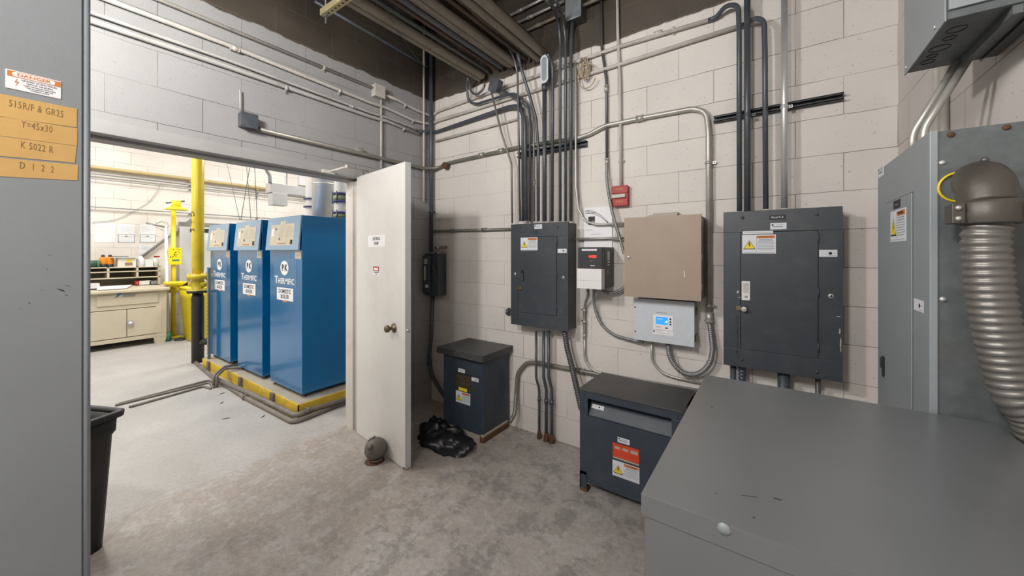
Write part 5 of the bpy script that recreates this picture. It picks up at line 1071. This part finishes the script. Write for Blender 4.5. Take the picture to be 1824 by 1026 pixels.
# ============================================================ GAS PIPE
gp = PZ(352.5, 645); gx, gy = gp.x, gp.y-.0
root = empty('gas_pipe', (gx, gy, 0), 'thick vertical gas pipe, yellow above and black below, left of the boilers', 'pipe')
gd = 1.5*660/196.0
zf = lambda py: H+(HY-py)/F*gd
r = 10.5/F*gd/1.18
rb = r*1.02
b = MB(); b.lathe((gx, gy, 0), [(rb, 0), (rb, zf(530)), (rb*.75, zf(521))], BIRON, 28); b.build('black_riser', root)
b = MB(); b.tube(fillet([(gx, gy, zf(612)), (gx+.10, gy+.05, zf(608)), (gx+.35, gy+.20, zf(604))], .1), rb*.62, BIRON, 18); b.build('branch', root)
b = MB(); b.lathe((gx, gy, zf(521)), [(r*1.75, 0), (r*1.75, .03), (r*1.0, .035)], BIRON, 28)
for k in range(8): a_ = 2*PI*k/8; b.cyl((gx+r*1.45*math.cos(a_), gy+r*1.45*math.sin(a_), zf(521)-.01), (gx+r*1.45*math.cos(a_), gy+r*1.45*math.sin(a_), zf(521)+.05), .012, STEELD, 6)
b.build('flange', root)
b = MB(); z0 = zf(519); z1 = zf(493); b.lathe((gx, gy, z0), [(r*1.7, 0), (r*1.7, .03), (r*.95, .035), (r*1.25, (z1-z0)*.5), (r*.95, z1-z0-.035), (r*1.75, z1-z0-.03), (r*1.75, z1-z0+.03), (r*.9, z1-z0+.035)], YPAINT, 28); b.cyl((gx-r*1.5, gy-r*.8, (z0+z1)/2), (gx+r*1.5, gy+r*.8, (z0+z1)/2), r*.55, YPAINT, 16)
for k in range(8): a_ = 2*PI*k/8+.2; b.cyl((gx+r*1.5*math.cos(a_), gy+r*1.5*math.sin(a_), z1-.05), (gx+r*1.5*math.cos(a_), gy+r*1.5*math.sin(a_), z1+.05), .012, YPAINT, 6)
b.build('valve', root)
b = MB(); b.lathe((gx, gy, 0), [(r*.85, z1+.03), (r, zf(475)), (r, 4.48)], YPAINT, 28); b.build('yellow_riser', root)
b = MB(); cc = math.atan2(-gy, -gx)+.95   # the letters sit on the side of the pipe
for i, ch in enumerate('GAS'):
    q = MB(); q.text(ch, 0, 0, .11, INK, 0)
    for v, _ in ((0, 0),): pass
    ang0 = math.atan2(-gy, -gx)-1.15
    vs = []
    for v in q.v:
        a_ = ang0+(v.y+0)/r; zz = zf(382+14*i)-v.x*1.0; rr = r+.0012+v.z; vs.append((gx+rr*math.cos(a_), gy+rr*math.sin(a_), zz))
    b.add(vs, q.f, INK)
b.build('lettering', root)

# ============================================================ EMERGENCY SHOWER
sx0 = PX(309, 600, FX+.35); sx_, sy_ = sx0.x, sx0.y
def sh(py): return PX(309, py, sx_).z
root = empty('emergency_shower', (sx_, sy_, 0), 'bright yellow emergency shower with eyewash bowl beside the desk', 'emergency shower')
b = MB(); b.cyl((sx_, sy_, .0), (sx_, sy_, sh(372)), .033, YSHOW, 16); b.lathe((sx_, sy_, 0), [(.12, 0), (.12, .02), (.05, .03)], YSHOW, 20); b.build('column', root)
ux = Vector((.55, .35, 0)).normalized()
hc = PX(314, 372, sx_+.25); 
b = MB(); b.cyl((sx_, sy_, sh(370)), (hc.x, hc.y, hc.z+.10), .04, YSHOW, 12); b.cyl((hc.x, hc.y, hc.z+.02), (hc.x, hc.y, hc.z+.14), .06, YSHOW, 12); b.cyl((sx_, sy_-.1, hc.z+.11), (sx_, sy_+.15, hc.z+.17), .012, STEELD, 8); b.build('supply_arm', root)
b = MB(); b.lathe((hc.x, hc.y, hc.z-.02), [(.155, 0), (.155, .006), (.11, .04), (.04, .06), (.02, .08)], YSHOW, 28); b.build('shower_head', root)
b = MB(); ec = PX(312, 506, sx_+.22); b.lathe((ec.x, ec.y, ec.z-.05), [(.03, 0), (.08, .02), (.145, .06), (.15, .09), (.13, .09), (.08, .05), (.02, .03)], YSHOW, 28); b.cyl((sx_, sy_, ec.z-.06), (ec.x, ec.y, ec.z-.04), .03, YSHOW, 12); b.build('eyewash_bowl', root)
b = MB(); b.cyl((sx_, sy_, ec.z-.16), (sx_, sy_, ec.z-.06), .07, YSHOW, 14); b.build('coupling', root)
a, c = PX(300, 441, sx_+.07), PX(323, 471, sx_+.07)
b = MB(); b.T = fr_left(a.y, c.z, sx_+.055); W_, H_ = c.y-a.y, PX(312, 441, sx_+.07).z-PX(312, 471, sx_+.07).z
b.box(0, 0, 0, W_, H_, .012, YBIN); random.seed(2)
for k in range(16): x_, y_ = random.uniform(.1, .85)*W_, random.uniform(.4, .9)*H_; b.box(x_, y_, .012, x_+W_*.07, y_+H_*.05, .014, INK)
b.box(W_*.3, H_*.2, .012, W_*.85, H_*.3, .014, GREEN); b.build('sign', root, .003)

# ============================================================ DESK with pigeonholes
XD = -8.28; XB = FX+.02
dy1 = PX(297, 600, XD).y; dy0 = -.35; zt0 = PX(297, 512, XD).z
ztop = PX(290, 508, XD).z
root = empty('desk', ((XD+XB)/2, (dy0+dy1)/2, 0), 'beige steel cabinet desk with two doors and drawer across the boiler room', 'desk')
ztf = PX(297, 512, XD).z; dh = PX(297, 522, XD).z
b = MB(); b.box(XB, dy0, .16, XD-.03, dy0+.05, ztf-.04, DESK); b.box(XB, dy1-.05, .16, XD-.03, dy1, ztf-.04, DESK); b.box(XB, dy0, .10, XD, dy1, .16, DESK); b.box(XB, dy0+.05, .16, XB+.02, dy1-.05, ztf-.04, DESKD)
b.box(XD-.03, dy0, ztf-.30, XD, dy1, ztf-.03, DESK); b.box(XD-.03, dy1-.13, .16, XD, dy1, ztf-.30, DESK); b.box(XD-.03, dy0, .16, XD, dy0+.13, ztf-.30, DESK)
b.build('carcass', root, .004)
b = MB(); b.hexa([(XB, dy0-.03, ztf+.02), (XD+.06, dy0-.03, ztf-.04), (XD+.06, dy1+.03, ztf-.04), (XB, dy1+.03, ztf+.02), (XB, dy0-.03, ztf+.06), (XD+.06, dy0-.03, ztf), (XD+.06, dy1+.03, ztf), (XB, dy1+.03, ztf+.06)], DESK); b.build('desk_top', root, .008)
ym = PX(226, 580, XD).y; yl = PX(150, 580, XD).y; yr = PX(288, 580, XD).y
zd1 = ztf-.31; zd0 = .17
b = MB(); b.box(XD-.02, yl, zd0, XD+.004, ym-.004, zd1, DESK); b.build('door', root, .004)
b = MB(); b.box(XD-.02, ym+.004, zd0, XD+.004, yr, zd1, DESK); d2 = b.build('door', root, .004)
p = PX(232, 576, XD); b = MB(); b.T = fr_left(p.y, p.z, XD+.004); b.box(-.03, -.05, 0, .03, .05, .008, STEELB); b.cyl((0, 0, .008), (0, 0, .035), .03, STEELB, 14); b.build('door_handle', d2)
b = MB(); b.box(XD-.02, PX(172, 520, XD).y, ztf-.235, XD+.012, PX(282, 520, XD).y, ztf-.07, DESK); d3 = b.build('drawer', root, .004)
p = PX(229, 526, XD); b = MB(); b.T = fr_left(p.y, p.z, XD+.012); b.box(-.07, -.015, 0, .07, .015, .012, GREYBAR); b.build('drawer_pull', d3, .003)
p = PX(212, 524, XD); b = MB(); b.T = fr_left(p.y, p.z, XD+.012); b.prism([(-.05, -.05), (-.01, -.04), (.05, .045), (.0, .02)], MATS['blue_logo_plate'], 0, .002); b.build('blue_mark', d3)
for y in (dy0+.02, dy1-.14): b = MB(); b.hexa([(XD-.1, y, 0), (XD, y, 0), (XD, y+.12, 0), (XD-.1, y+.12, 0), (XD-.1, y, .10), (XD, y-.02, .10), (XD, y+.14, .10), (XD-.1, y+.12, .10)], DESK); b.build('foot', root)
for y in (dy0+.02, dy1-.14): b = MB(); b.box(XB, y, 0, XB+.1, y+.12, .10, DESK); b.build('foot', root)
# pigeonhole rack on the desk
XR = FX+.36; hz0 = ztf+.045; hz1 = PX(286, 474, XR).z; hy1 = PX(286, 490, XR).y; hy0 = dy0+.0
root = empty('pigeonhole_rack', ((XR+XB)/2, (hy0+hy1)/2, hz0), 'beige steel pigeonhole rack standing on back of the desk', 'shelf unit')
b = MB(); b.box(XB, hy0, hz0, XB+.015, hy1, hz1, DESKD); b.box(XB, hy0, hz1-.015, XR, hy1, hz1, DESK)
zs = [PX(250, 483, XR).z, PX(250, 494, XR).z]
for z in zs: b.box(XB, hy0, z-.008, XR, hy1, z+.008, DESK)
b.box(XB, hy1-.03, hz0, XR, hy1, hz1, DESK); b.box(XB, hy0, hz0, XR, hy0+.02, hz1, DESK)
for px in (193, 245): y = PX(px, 485, XR).y; b.box(XB, y-.012, zs[1], XR, y+.012, hz1, DESK)
b.build('frame', root, .002)
def onrack(px): return PX(px, 470, XR-.12).y
def item(name, mb, label, cat, group=None): return tag(mb.build(name), label, cat, group)
zz = hz1
for k, (px, sd) in enumerate(((183.5, 'left'), (196, 'right'))):
    y = onrack(px); root = empty('bottle', (XR-.12, y, zz), sd+' one of two orange bottles on the pigeonhole rack', 'bottle')
    b = MB(); b.lathe((XR-.12, y, zz), [(.04, 0), (.043, .02), (.043, .045)], DARKP, 18); b.build('base_band', root)
    b = MB(); b.lathe((XR-.12, y, zz), [(.042, .045), (.048, .06), (.048, .13), (.036, .155), (.02, .165)], ORANGE, 18); b.build('body', root)
    b = MB(); b.lathe((XR-.12, y, zz), [(.022, .165), (.022, .19), (.01, .2)], DARKP, 12); b.build('cap', root)
y = onrack(165); b = MB(); b.cyl((XR-.14, y-.08, zz+.055), (XR-.10, y+.05, zz+.055), .055, DKGREEN, 18); b.cyl((XR-.10, y+.05, zz+.055), (XR-.095, y+.075, zz+.055), .06, GREEN, 18); b.cyl((XR-.095, y+.075, zz+.055), (XR-.094, y+.08, zz+.055), .03, DARKP, 14); item('green_canister', b, 'dark green canister lying on its side left of the orange bottles', 'canister')
y0_, y1_ = onrack(208), onrack(240); b = MB(); b.box(XR-.24, y0_, zz, XR-.03, y1_, zz+.15, CARD); b.box(XR-.03, y0_+.08, zz+.02, XR-.028, y1_-.04, zz+.07, BROWN); b.box(XR-.03, y1_-.11, zz+.08, XR-.0285, y1_-.05, zz+.12, YEL)
b.hexa([(XR-.28, y0_-.1, zz+.15), (XR, y0_-.08, zz+.15), (XR, y1_+.03, zz+.152), (XR-.28, y1_, zz+.152), (XR-.28, y0_-.1, zz+.158), (XR, y0_-.08, zz+.156), (XR, y1_+.03, zz+.16), (XR-.28, y1_, zz+.16)], PAPER)
b.box(XR-.2, y0_-.05, zz+.158, XR-.02, y0_+.12, zz+.175, GREYBAR); item('carton', b, 'open white carton topped with papers on the pigeonhole rack', 'box')
y = onrack(250.5); b = MB(); b.lathe((XR-.12, y, zz), [(.055, 0), (.06, .01), (.06, .10), (.03, .15), (.022, .17), (.0, .172)], CLEAR, 18); item('jug', b, 'pale translucent plastic jug between carton and white box', 'jug')
y0_, y1_ = onrack(257), onrack(270.5); b = MB(); b.box(XR-.2, y0_, zz, XR-.04, y1_, zz+.115, WHITE); item('white_box', b, 'small plain white box near right end of the rack', 'box')
y = onrack(277); root = empty('spray_bottle', (XR-.12, y, zz), 'small white spray bottle with a red trigger at rack end', 'bottle')
b = MB(); b.lathe((XR-.12, y, zz), [(.04, 0), (.042, .01), (.042, .10), (.02, .13), (.015, .15)], CLEAR, 16); b.build('bottle_body', root)
b = MB(); b.box(XR-.14, y-.02, zz+.15, XR-.10, y+.05, zz+.175, RED); b.cyl((XR-.12, y, zz+.14), (XR-.12, y, zz+.16), .017, WHITE, 10); b.build('trigger', root)
# things inside / on desk top
yy0, yy1 = PX(240, 499, XR-.04).y, PX(246.5, 499, XR-.04).y
dt = ztf+.045; b = MB(); b.box(XR-.10, yy0, dt, XR-.005, yy1, dt+.07, RED); b.box(XR-.005, yy0+.02, dt+.02, XR-.004, yy1-.02, dt+.05, PAPER); item('red_box', b, 'small red and white box in the lowest pigeonhole', 'box')
b = MB(); ya2, yb2 = PX(247.5, 499, XR-.04).y, PX(268, 499, XR-.04).y; b.box(XR-.14, ya2, dt, XR-.02, yb2, dt+.065, CARD); item('grey_carton', b, 'long pale carton in the lowest pigeonhole beside the red box', 'box')
b = MB(); yc2 = PX(276, 499, XR-.04).y; b.box(XR-.14, yc2-.07, dt, XR-.02, yc2+.06, dt+.06, GREYBAR); item('grey_box', b, 'dull grey box at right end of the lowest pigeonhole', 'box')
b = MB(); b.T = Matrix.Translation((0, 0, 0)); ya2, yb2 = PX(178, 502, XR+.15).y, PX(238, 500, XR+.15).y
b.hexa([(XR+.02, ya2, dt-.0), (XR+.30, ya2-.05, dt-.028), (XR+.28, yb2-.1, dt-.026), (XR+.02, yb2, dt), (XR+.02, ya2, dt+.012), (XR+.30, ya2-.05, dt-.016), (XR+.28, yb2-.1, dt-.014), (XR+.02, yb2, dt+.012)], PAPER); item('paper_stack', b, 'spread of white papers on the desk top', 'papers')
b = MB(); y = PX(166, 500, XR+.15).y; b.box(XR+.05, y-.06, dt-.006, XR+.2, y+.06, dt+.07, WHITE); item('white_carton', b, 'small white carton on desk next to the papers', 'box')

# papers on the far wall
for k, (a, fr, lab) in enumerate((((168, 397, 205, 432), 0, 'plain white notice taped to the wall left above the desk'), ((210, 399, 240, 432), 1, 'white notice with thin black lower frame, in the middle above desk'), ((249, 400, 277, 432), 1, 'white notice with a thin black lower frame, right above desk'), ((248, 437, 272, 452), 0, 'low white notice sheet just above the rack on right'))):
    p, q = PX(a[0], a[1], FX), PX(a[2], a[3], FX); z1 = PX((a[0]+a[2])/2, a[1], FX).z; z0 = PX((a[0]+a[2])/2, a[3], FX).z; W_, H_ = q.y-p.y, z1-z0
    b = MB(); b.T = fr_left(p.y, z0, FX); b.box(0, 0, 0, W_, H_, .003, PAPER)
    if fr:
        for (u0, v0, u1_, v1) in ((0, 0, W_, .008), (0, H_*.42, W_, H_*.42+.008), (0, 0, .008, H_*.42), (W_-.008, 0, W_, H_*.42)): b.box(u0, v0, .003, u1_, v1, .004, GINK)
        b.box(W_*.42, H_*.33, .003, W_*.56, H_*.37, .004, INK)
    for i in range(9): b.box(W_*.15, H_*(.9-.05*i)if fr == 0 or i < 7 else H_*.3, .003, W_*(.85 if i % 3 else .6), (H_*(.9-.05*i) if fr == 0 or i < 7 else H_*.3)+.003, .0036, LGREY)
    item('wall_notice', b, lab, 'notice')

# far wall pipes
Lw = FX+.06
def farpipe(py0, py1, r, m, lab, X=Lw):
    a, c = PX(160, py0, X), PX(560, py1, X); z = (PX(160, py0, X).z+PX(345, (py0*.54+py1*.46), X).z)/2; z = PX(200, py0+(py1-py0)*.1, X).z
    b = MB(); b.tube([(X, -2.9, z), (X, 5.9, z)], r, m, 10)
    for k in range(3): yy = (.9, 2.2, 3.3)[k]; b.box(X-.06, yy-.02, z-r*1.6, X+r*.5, yy+.02, z-r, m)
    tag(b.build('wall_pipe'), lab, 'pipe')
farpipe(297, 344, .030, YTAPE, 'pale yellow pipe along the far wall, highest of the horizontals')
farpipe(309, 352, .013, GREYBAR, 'grey conduit just below the yellow pipe on far wall')
farpipe(318, 360, .007, GREYBAR, 'thin grey conduit third from top on the far wall')
farpipe(369, 385, .010, GREYBAR, 'lowest thin conduit on the far wall at shower height')
b = MB(); b.tube(spline([PX(165, 396, FX+.02), PX(205, 391, FX+.02), PX(240, 375, FX+.02), PX(270, 355, FX+.02), PX(287, 326, FX+.05)]), .004, GREYBAR, 6); tag(b.build('cable'), 'thin cable drooping across the far wall above the notices', 'cable')
p, q = PX(252, 458, FX+.05), PX(342, 390, FX+.05); b = MB(); b.tube([p, q], .022, GREYBAR, 6); tag(b.build('diagonal_bar'), 'slim grey bar leaning diagonally across the far wall', 'bar')
# mop / pole with hook
b = MB(); p = PX(299, 606, FX+.62); q = PX(295.5, 405, FX+.30)
root = empty('pole', (p.x, p.y, 0), 'white pole with a green foot leaning beside the desk', 'pole')
b = MB(); b.tube([(p.x, p.y, .02), q], .022, WHITE, 12); b.build('shaft', root)
b = MB(); b.cyl((p.x, p.y, 0), (p.x-.005, p.y, .14), .042, GREEN, 12); b.build('foot', root)
b = MB(); b.tube(spline([q+Vector((0, 0, -.05)), q+Vector((0, .01, .06)), q+Vector((0, -.05, .11)), q+Vector((0, -.13, .07))]), .022, WHITE, 8); b.tube([q+Vector((0, 0, .0)), q+Vector((0, -.25, .06))], .014, GREYBAR, 8); b.tube([q+Vector((0, 0, -.07)), q+Vector((0, -.2, .04))], .012, WHITE, 8); b.build('bracket_head', root)
# white panel leaning on wall & other
p, q = PX(321, 399, FX+.12), PX(372, 500, FX+.12); z0 = PX(345, 504, FX+.12).z; z1 = PX(345, 402, FX+.12).z; y1_ = PX(440, 450, FX+.12).y
b = MB(); b.box(FX+.05, p.y, z0, FX+.09, y1_, z1, WPANEL); b.box(FX+.05, p.y-.01, z1, FX+.11, y1_, z1+.06, GREYBAR); b.box(FX+.088, p.y+.15, z1-.12, FX+.10, y1_, z1-.05, DARKP); b.box(FX+.05, p.y, z0-.03, FX+.12, y1_, z0, DARKP)
tag(b.build('wall_board'), 'large white board with grey top rail behind the gas pipe', 'board')
b = MB(); z2 = z0-.04; b.box(FX+.02, p.y+.1, .95, FX+.55, p.y+.9, z2-.02, BROWN); 
b.box(FX+.02, p.y+.1, 0, FX+.06, p.y+.14, .95, GREYBAR); b.box(FX+.02, p.y+.86, 0, FX+.06, p.y+.9, .95, GREYBAR); b.box(FX+.5, p.y+.1, 0, FX+.55, p.y+.14, .95, GREYBAR); b.box(FX+.5, p.y+.86, 0, FX+.55, p.y+.9, .95, GREYBAR)
tag(b.build('side_table'), 'brown topped stand behind the yellow drum', 'table')
# yellow rectangular drum
cy = PX(356, 540, FX+1.0); b = MB()
def rr2(c, w_, d_, z, rr=.06):
    pts = []
    for (sx2, sy2, t0) in ((-1, -1, PI), (1, -1, -PI/2), (1, 1, 0), (-1, 1, PI/2)):
        for k in range(5): t = t0+PI/2*k/4; pts.append((c[0]+sx2*(w_-rr)+rr*math.cos(t), c[1]+sy2*(d_-rr)+rr*math.sin(t), z))
    return pts
yA, yB = PX(332, 560, FX+1.0).y, PX(392, 560, FX+1.0).y; cc_ = (FX+.8, (yA+yB)/2); hw = (yB-yA)/2; zt_ = PX(340, 512, FX+1.0).z
root = empty('yellow_drum', (cc_[0], cc_[1], 0), 'bright yellow plastic drum with a rim behind the black gas pipe', 'drum')
b = MB(); loft(b, [rr2(cc_, .20, hw*.78, .01), rr2(cc_, .24, hw*.95, zt_-.18), rr2(cc_, .25, hw, zt_-.17), rr2(cc_, .25, hw, zt_-.02)], YBIN, True, True); b.build('tub', root)
b = MB(); loft(b, [rr2(cc_, .26, hw*1.02, zt_-.03), rr2(cc_, .27, hw*1.06, zt_-.03), rr2(cc_, .27, hw*1.06, zt_), rr2(cc_, .25, hw, zt_)], YBIN, True, True); b.build('lid', root)

# ceiling fixtures above boilers: wires, light housing, flue, white pipes
for k, (a, c, r_) in enumerate((((404, 290), (427, 392), .004), ((444, 303), (429, 392), .005), ((442, 330), (447, 391), .005), ((454, 303), (458, 391), .005))):
    Yw = BY+.5+.1*k; b = MB(); p, q = PY(*a, Yw), PY(*c, Yw); d = (p-q).normalized(); p = q+d*((4.45-q.z)/d.z) ; b.tube([p, q], r_, GREYBAR, 6)
    tag(b.build('hanging_wire'), ('leftmost slanting wire hanging above the far boilers', 'slanting wire crossing down to the same spot as leftmost', 'short wire branching off the slanting one', 'straight wire hanging over the middle boiler')[k], 'wire')
XG = -7.0
p = PX(482, 325, XG); z1 = p.z; z0 = PX(482, 342, XG).z; y1_ = 5.9
root = empty('cable_tray', (XG-.1, p.y, z0-.3), 'pale grey metal trough hanging above and beyond the boilers', 'tray')
b = MB(); b.box(XG-.2, p.y, z0, XG, y1_, z1, TRAYM); b.build('trough', root, .004)
a, c = PX(485, 344, XG), PX(512, 367, XG); b = MB(); b.box(XG-.18, a.y, c.z, XG+.01, c.y, z0, TRAYM); b.build('drop_box', root, .004)
for yy in (p.y+.3, 5.2): b = MB(); b.cyl((XG-.1, yy, z1), (XG-.1, yy, 4.5), .01, GREYBAR, 8); b.build('hanger_rod', root)
b = MB(); b.tube(spline([PX(481, 326, XG), PX(480, 312, XG), PX(474, 300, XG), PX(470, 270, XG), Vector((XG, p.y-.3, 4.5))]), .03, GREYBAR, 8); b.build('cable', root)
Yq = BY+1.15
fx = [(566, 16), (586, 17)]
def vpipe(px, w_px, Y, m, name, lab, cat='pipe'):
    a, c = PY(px-w_px/2, 350, Y), PY(px+w_px/2, 350, Y); r_ = (c.x-a.x)/2*.8; b = MB(); b.cyl(((a.x+c.x)/2, Y, 0 if m != FLUE else 1.7), ((a.x+c.x)/2, Y, 4.48), r_, m, 24); return b, (a.x+c.x)/2, r_
b, x, r_ = vpipe(578, 26, BY+1.25, FLUE, '', ''); b.lathe((x, BY+1.25, PY(578, 330, BY+1.25).z), [(r_*1.02, 0), (r_*1.06, .01), (r_*1.02, .02)], FLUE, 24); tag(b.build('flue'), 'shiny stainless flue pipe rising behind the nearest boiler', 'flue')
b, x, r_ = vpipe(556, 13, BY+1.3, PIPEW, '', ''); root = empty('white_pipe', (x, BY+1.3, 0), 'white jacketed pipe left of the stainless flue', 'pipe'); b.build('jacket', root)
for py in (356, 370): q = PY(556, py, BY+1.3); b = MB(); b.lathe((x, BY+1.3, q.z), [(r_*1.0, 0), (r_*1.35, .0), (r_*1.35, .02), (r_, .02)], BFLG, 20); b.build('flange', root)
b, x, r_ = vpipe(608, 16, BY+1.2, PIPEW, '', ''); root = empty('white_pipe', (x, BY+1.2, 0), 'white jacketed pipe with sight glasses right of the flue', 'pipe'); b.build('jacket', root)
for py0_, py1_ in ((345, 362), (378, 392)):
    z0, z1 = PY(605, py1_, BY+1.2).z, PY(605, py0_, BY+1.2).z; b = MB(); Yy = BY+1.2
    b.lathe((x, Yy, z0), [(r_*1.3, 0), (r_*1.3, .025), (r_*1.05, .03), (r_*1.05, z1-z0-.03), (r_*1.3, z1-z0-.025), (r_*1.3, z1-z0)], BFLG, 20); b.lathe((x, Yy, z0+.03), [(r_*1.12, 0), (r_*1.12, z1-z0-.06)], GLASS, 20)
    for k in range(6): a_ = 2*PI*k/6; b.cyl((x+r_*1.25*math.cos(a_), Yy+r_*1.25*math.sin(a_), z0-.02), (x+r_*1.25*math.cos(a_), Yy+r_*1.25*math.sin(a_), z1+.02), .008, STEELD, 6)
    b.build('sight_glass', root)
p = PX(543, 323, FX+.1); b = MB(); b.box(FX, p.y-.12, p.z-.1, FX+.1, p.y+.12, p.z+.11, WHITE); b.cyl((FX+.05, p.y+.12, p.z-.02), (FX+.05, p.y+.5, p.z-.02), .03, GREYBAR, 8); tag(b.build('detector_box'), 'small white box mounted high on the far wall beyond boilers', 'box')
p, q = PX(316, 612, FX+.25), 0
for px, py, m, lab in ((321, 605, DARKP, 'dark scrap on the far floor beside the shower base'), (345, 598, CLEAR, 'pale plastic scrap on the far floor near the wall')):
    p = PZ(px, py); b = blob((p.x, p.y, 0), .12, .08, .03, 3, m, .4, 16); tag(b.build('litter'), lab, 'litter')
for o in bpy.data.objects:
    if '_w' in o.keys(): del o['_w']
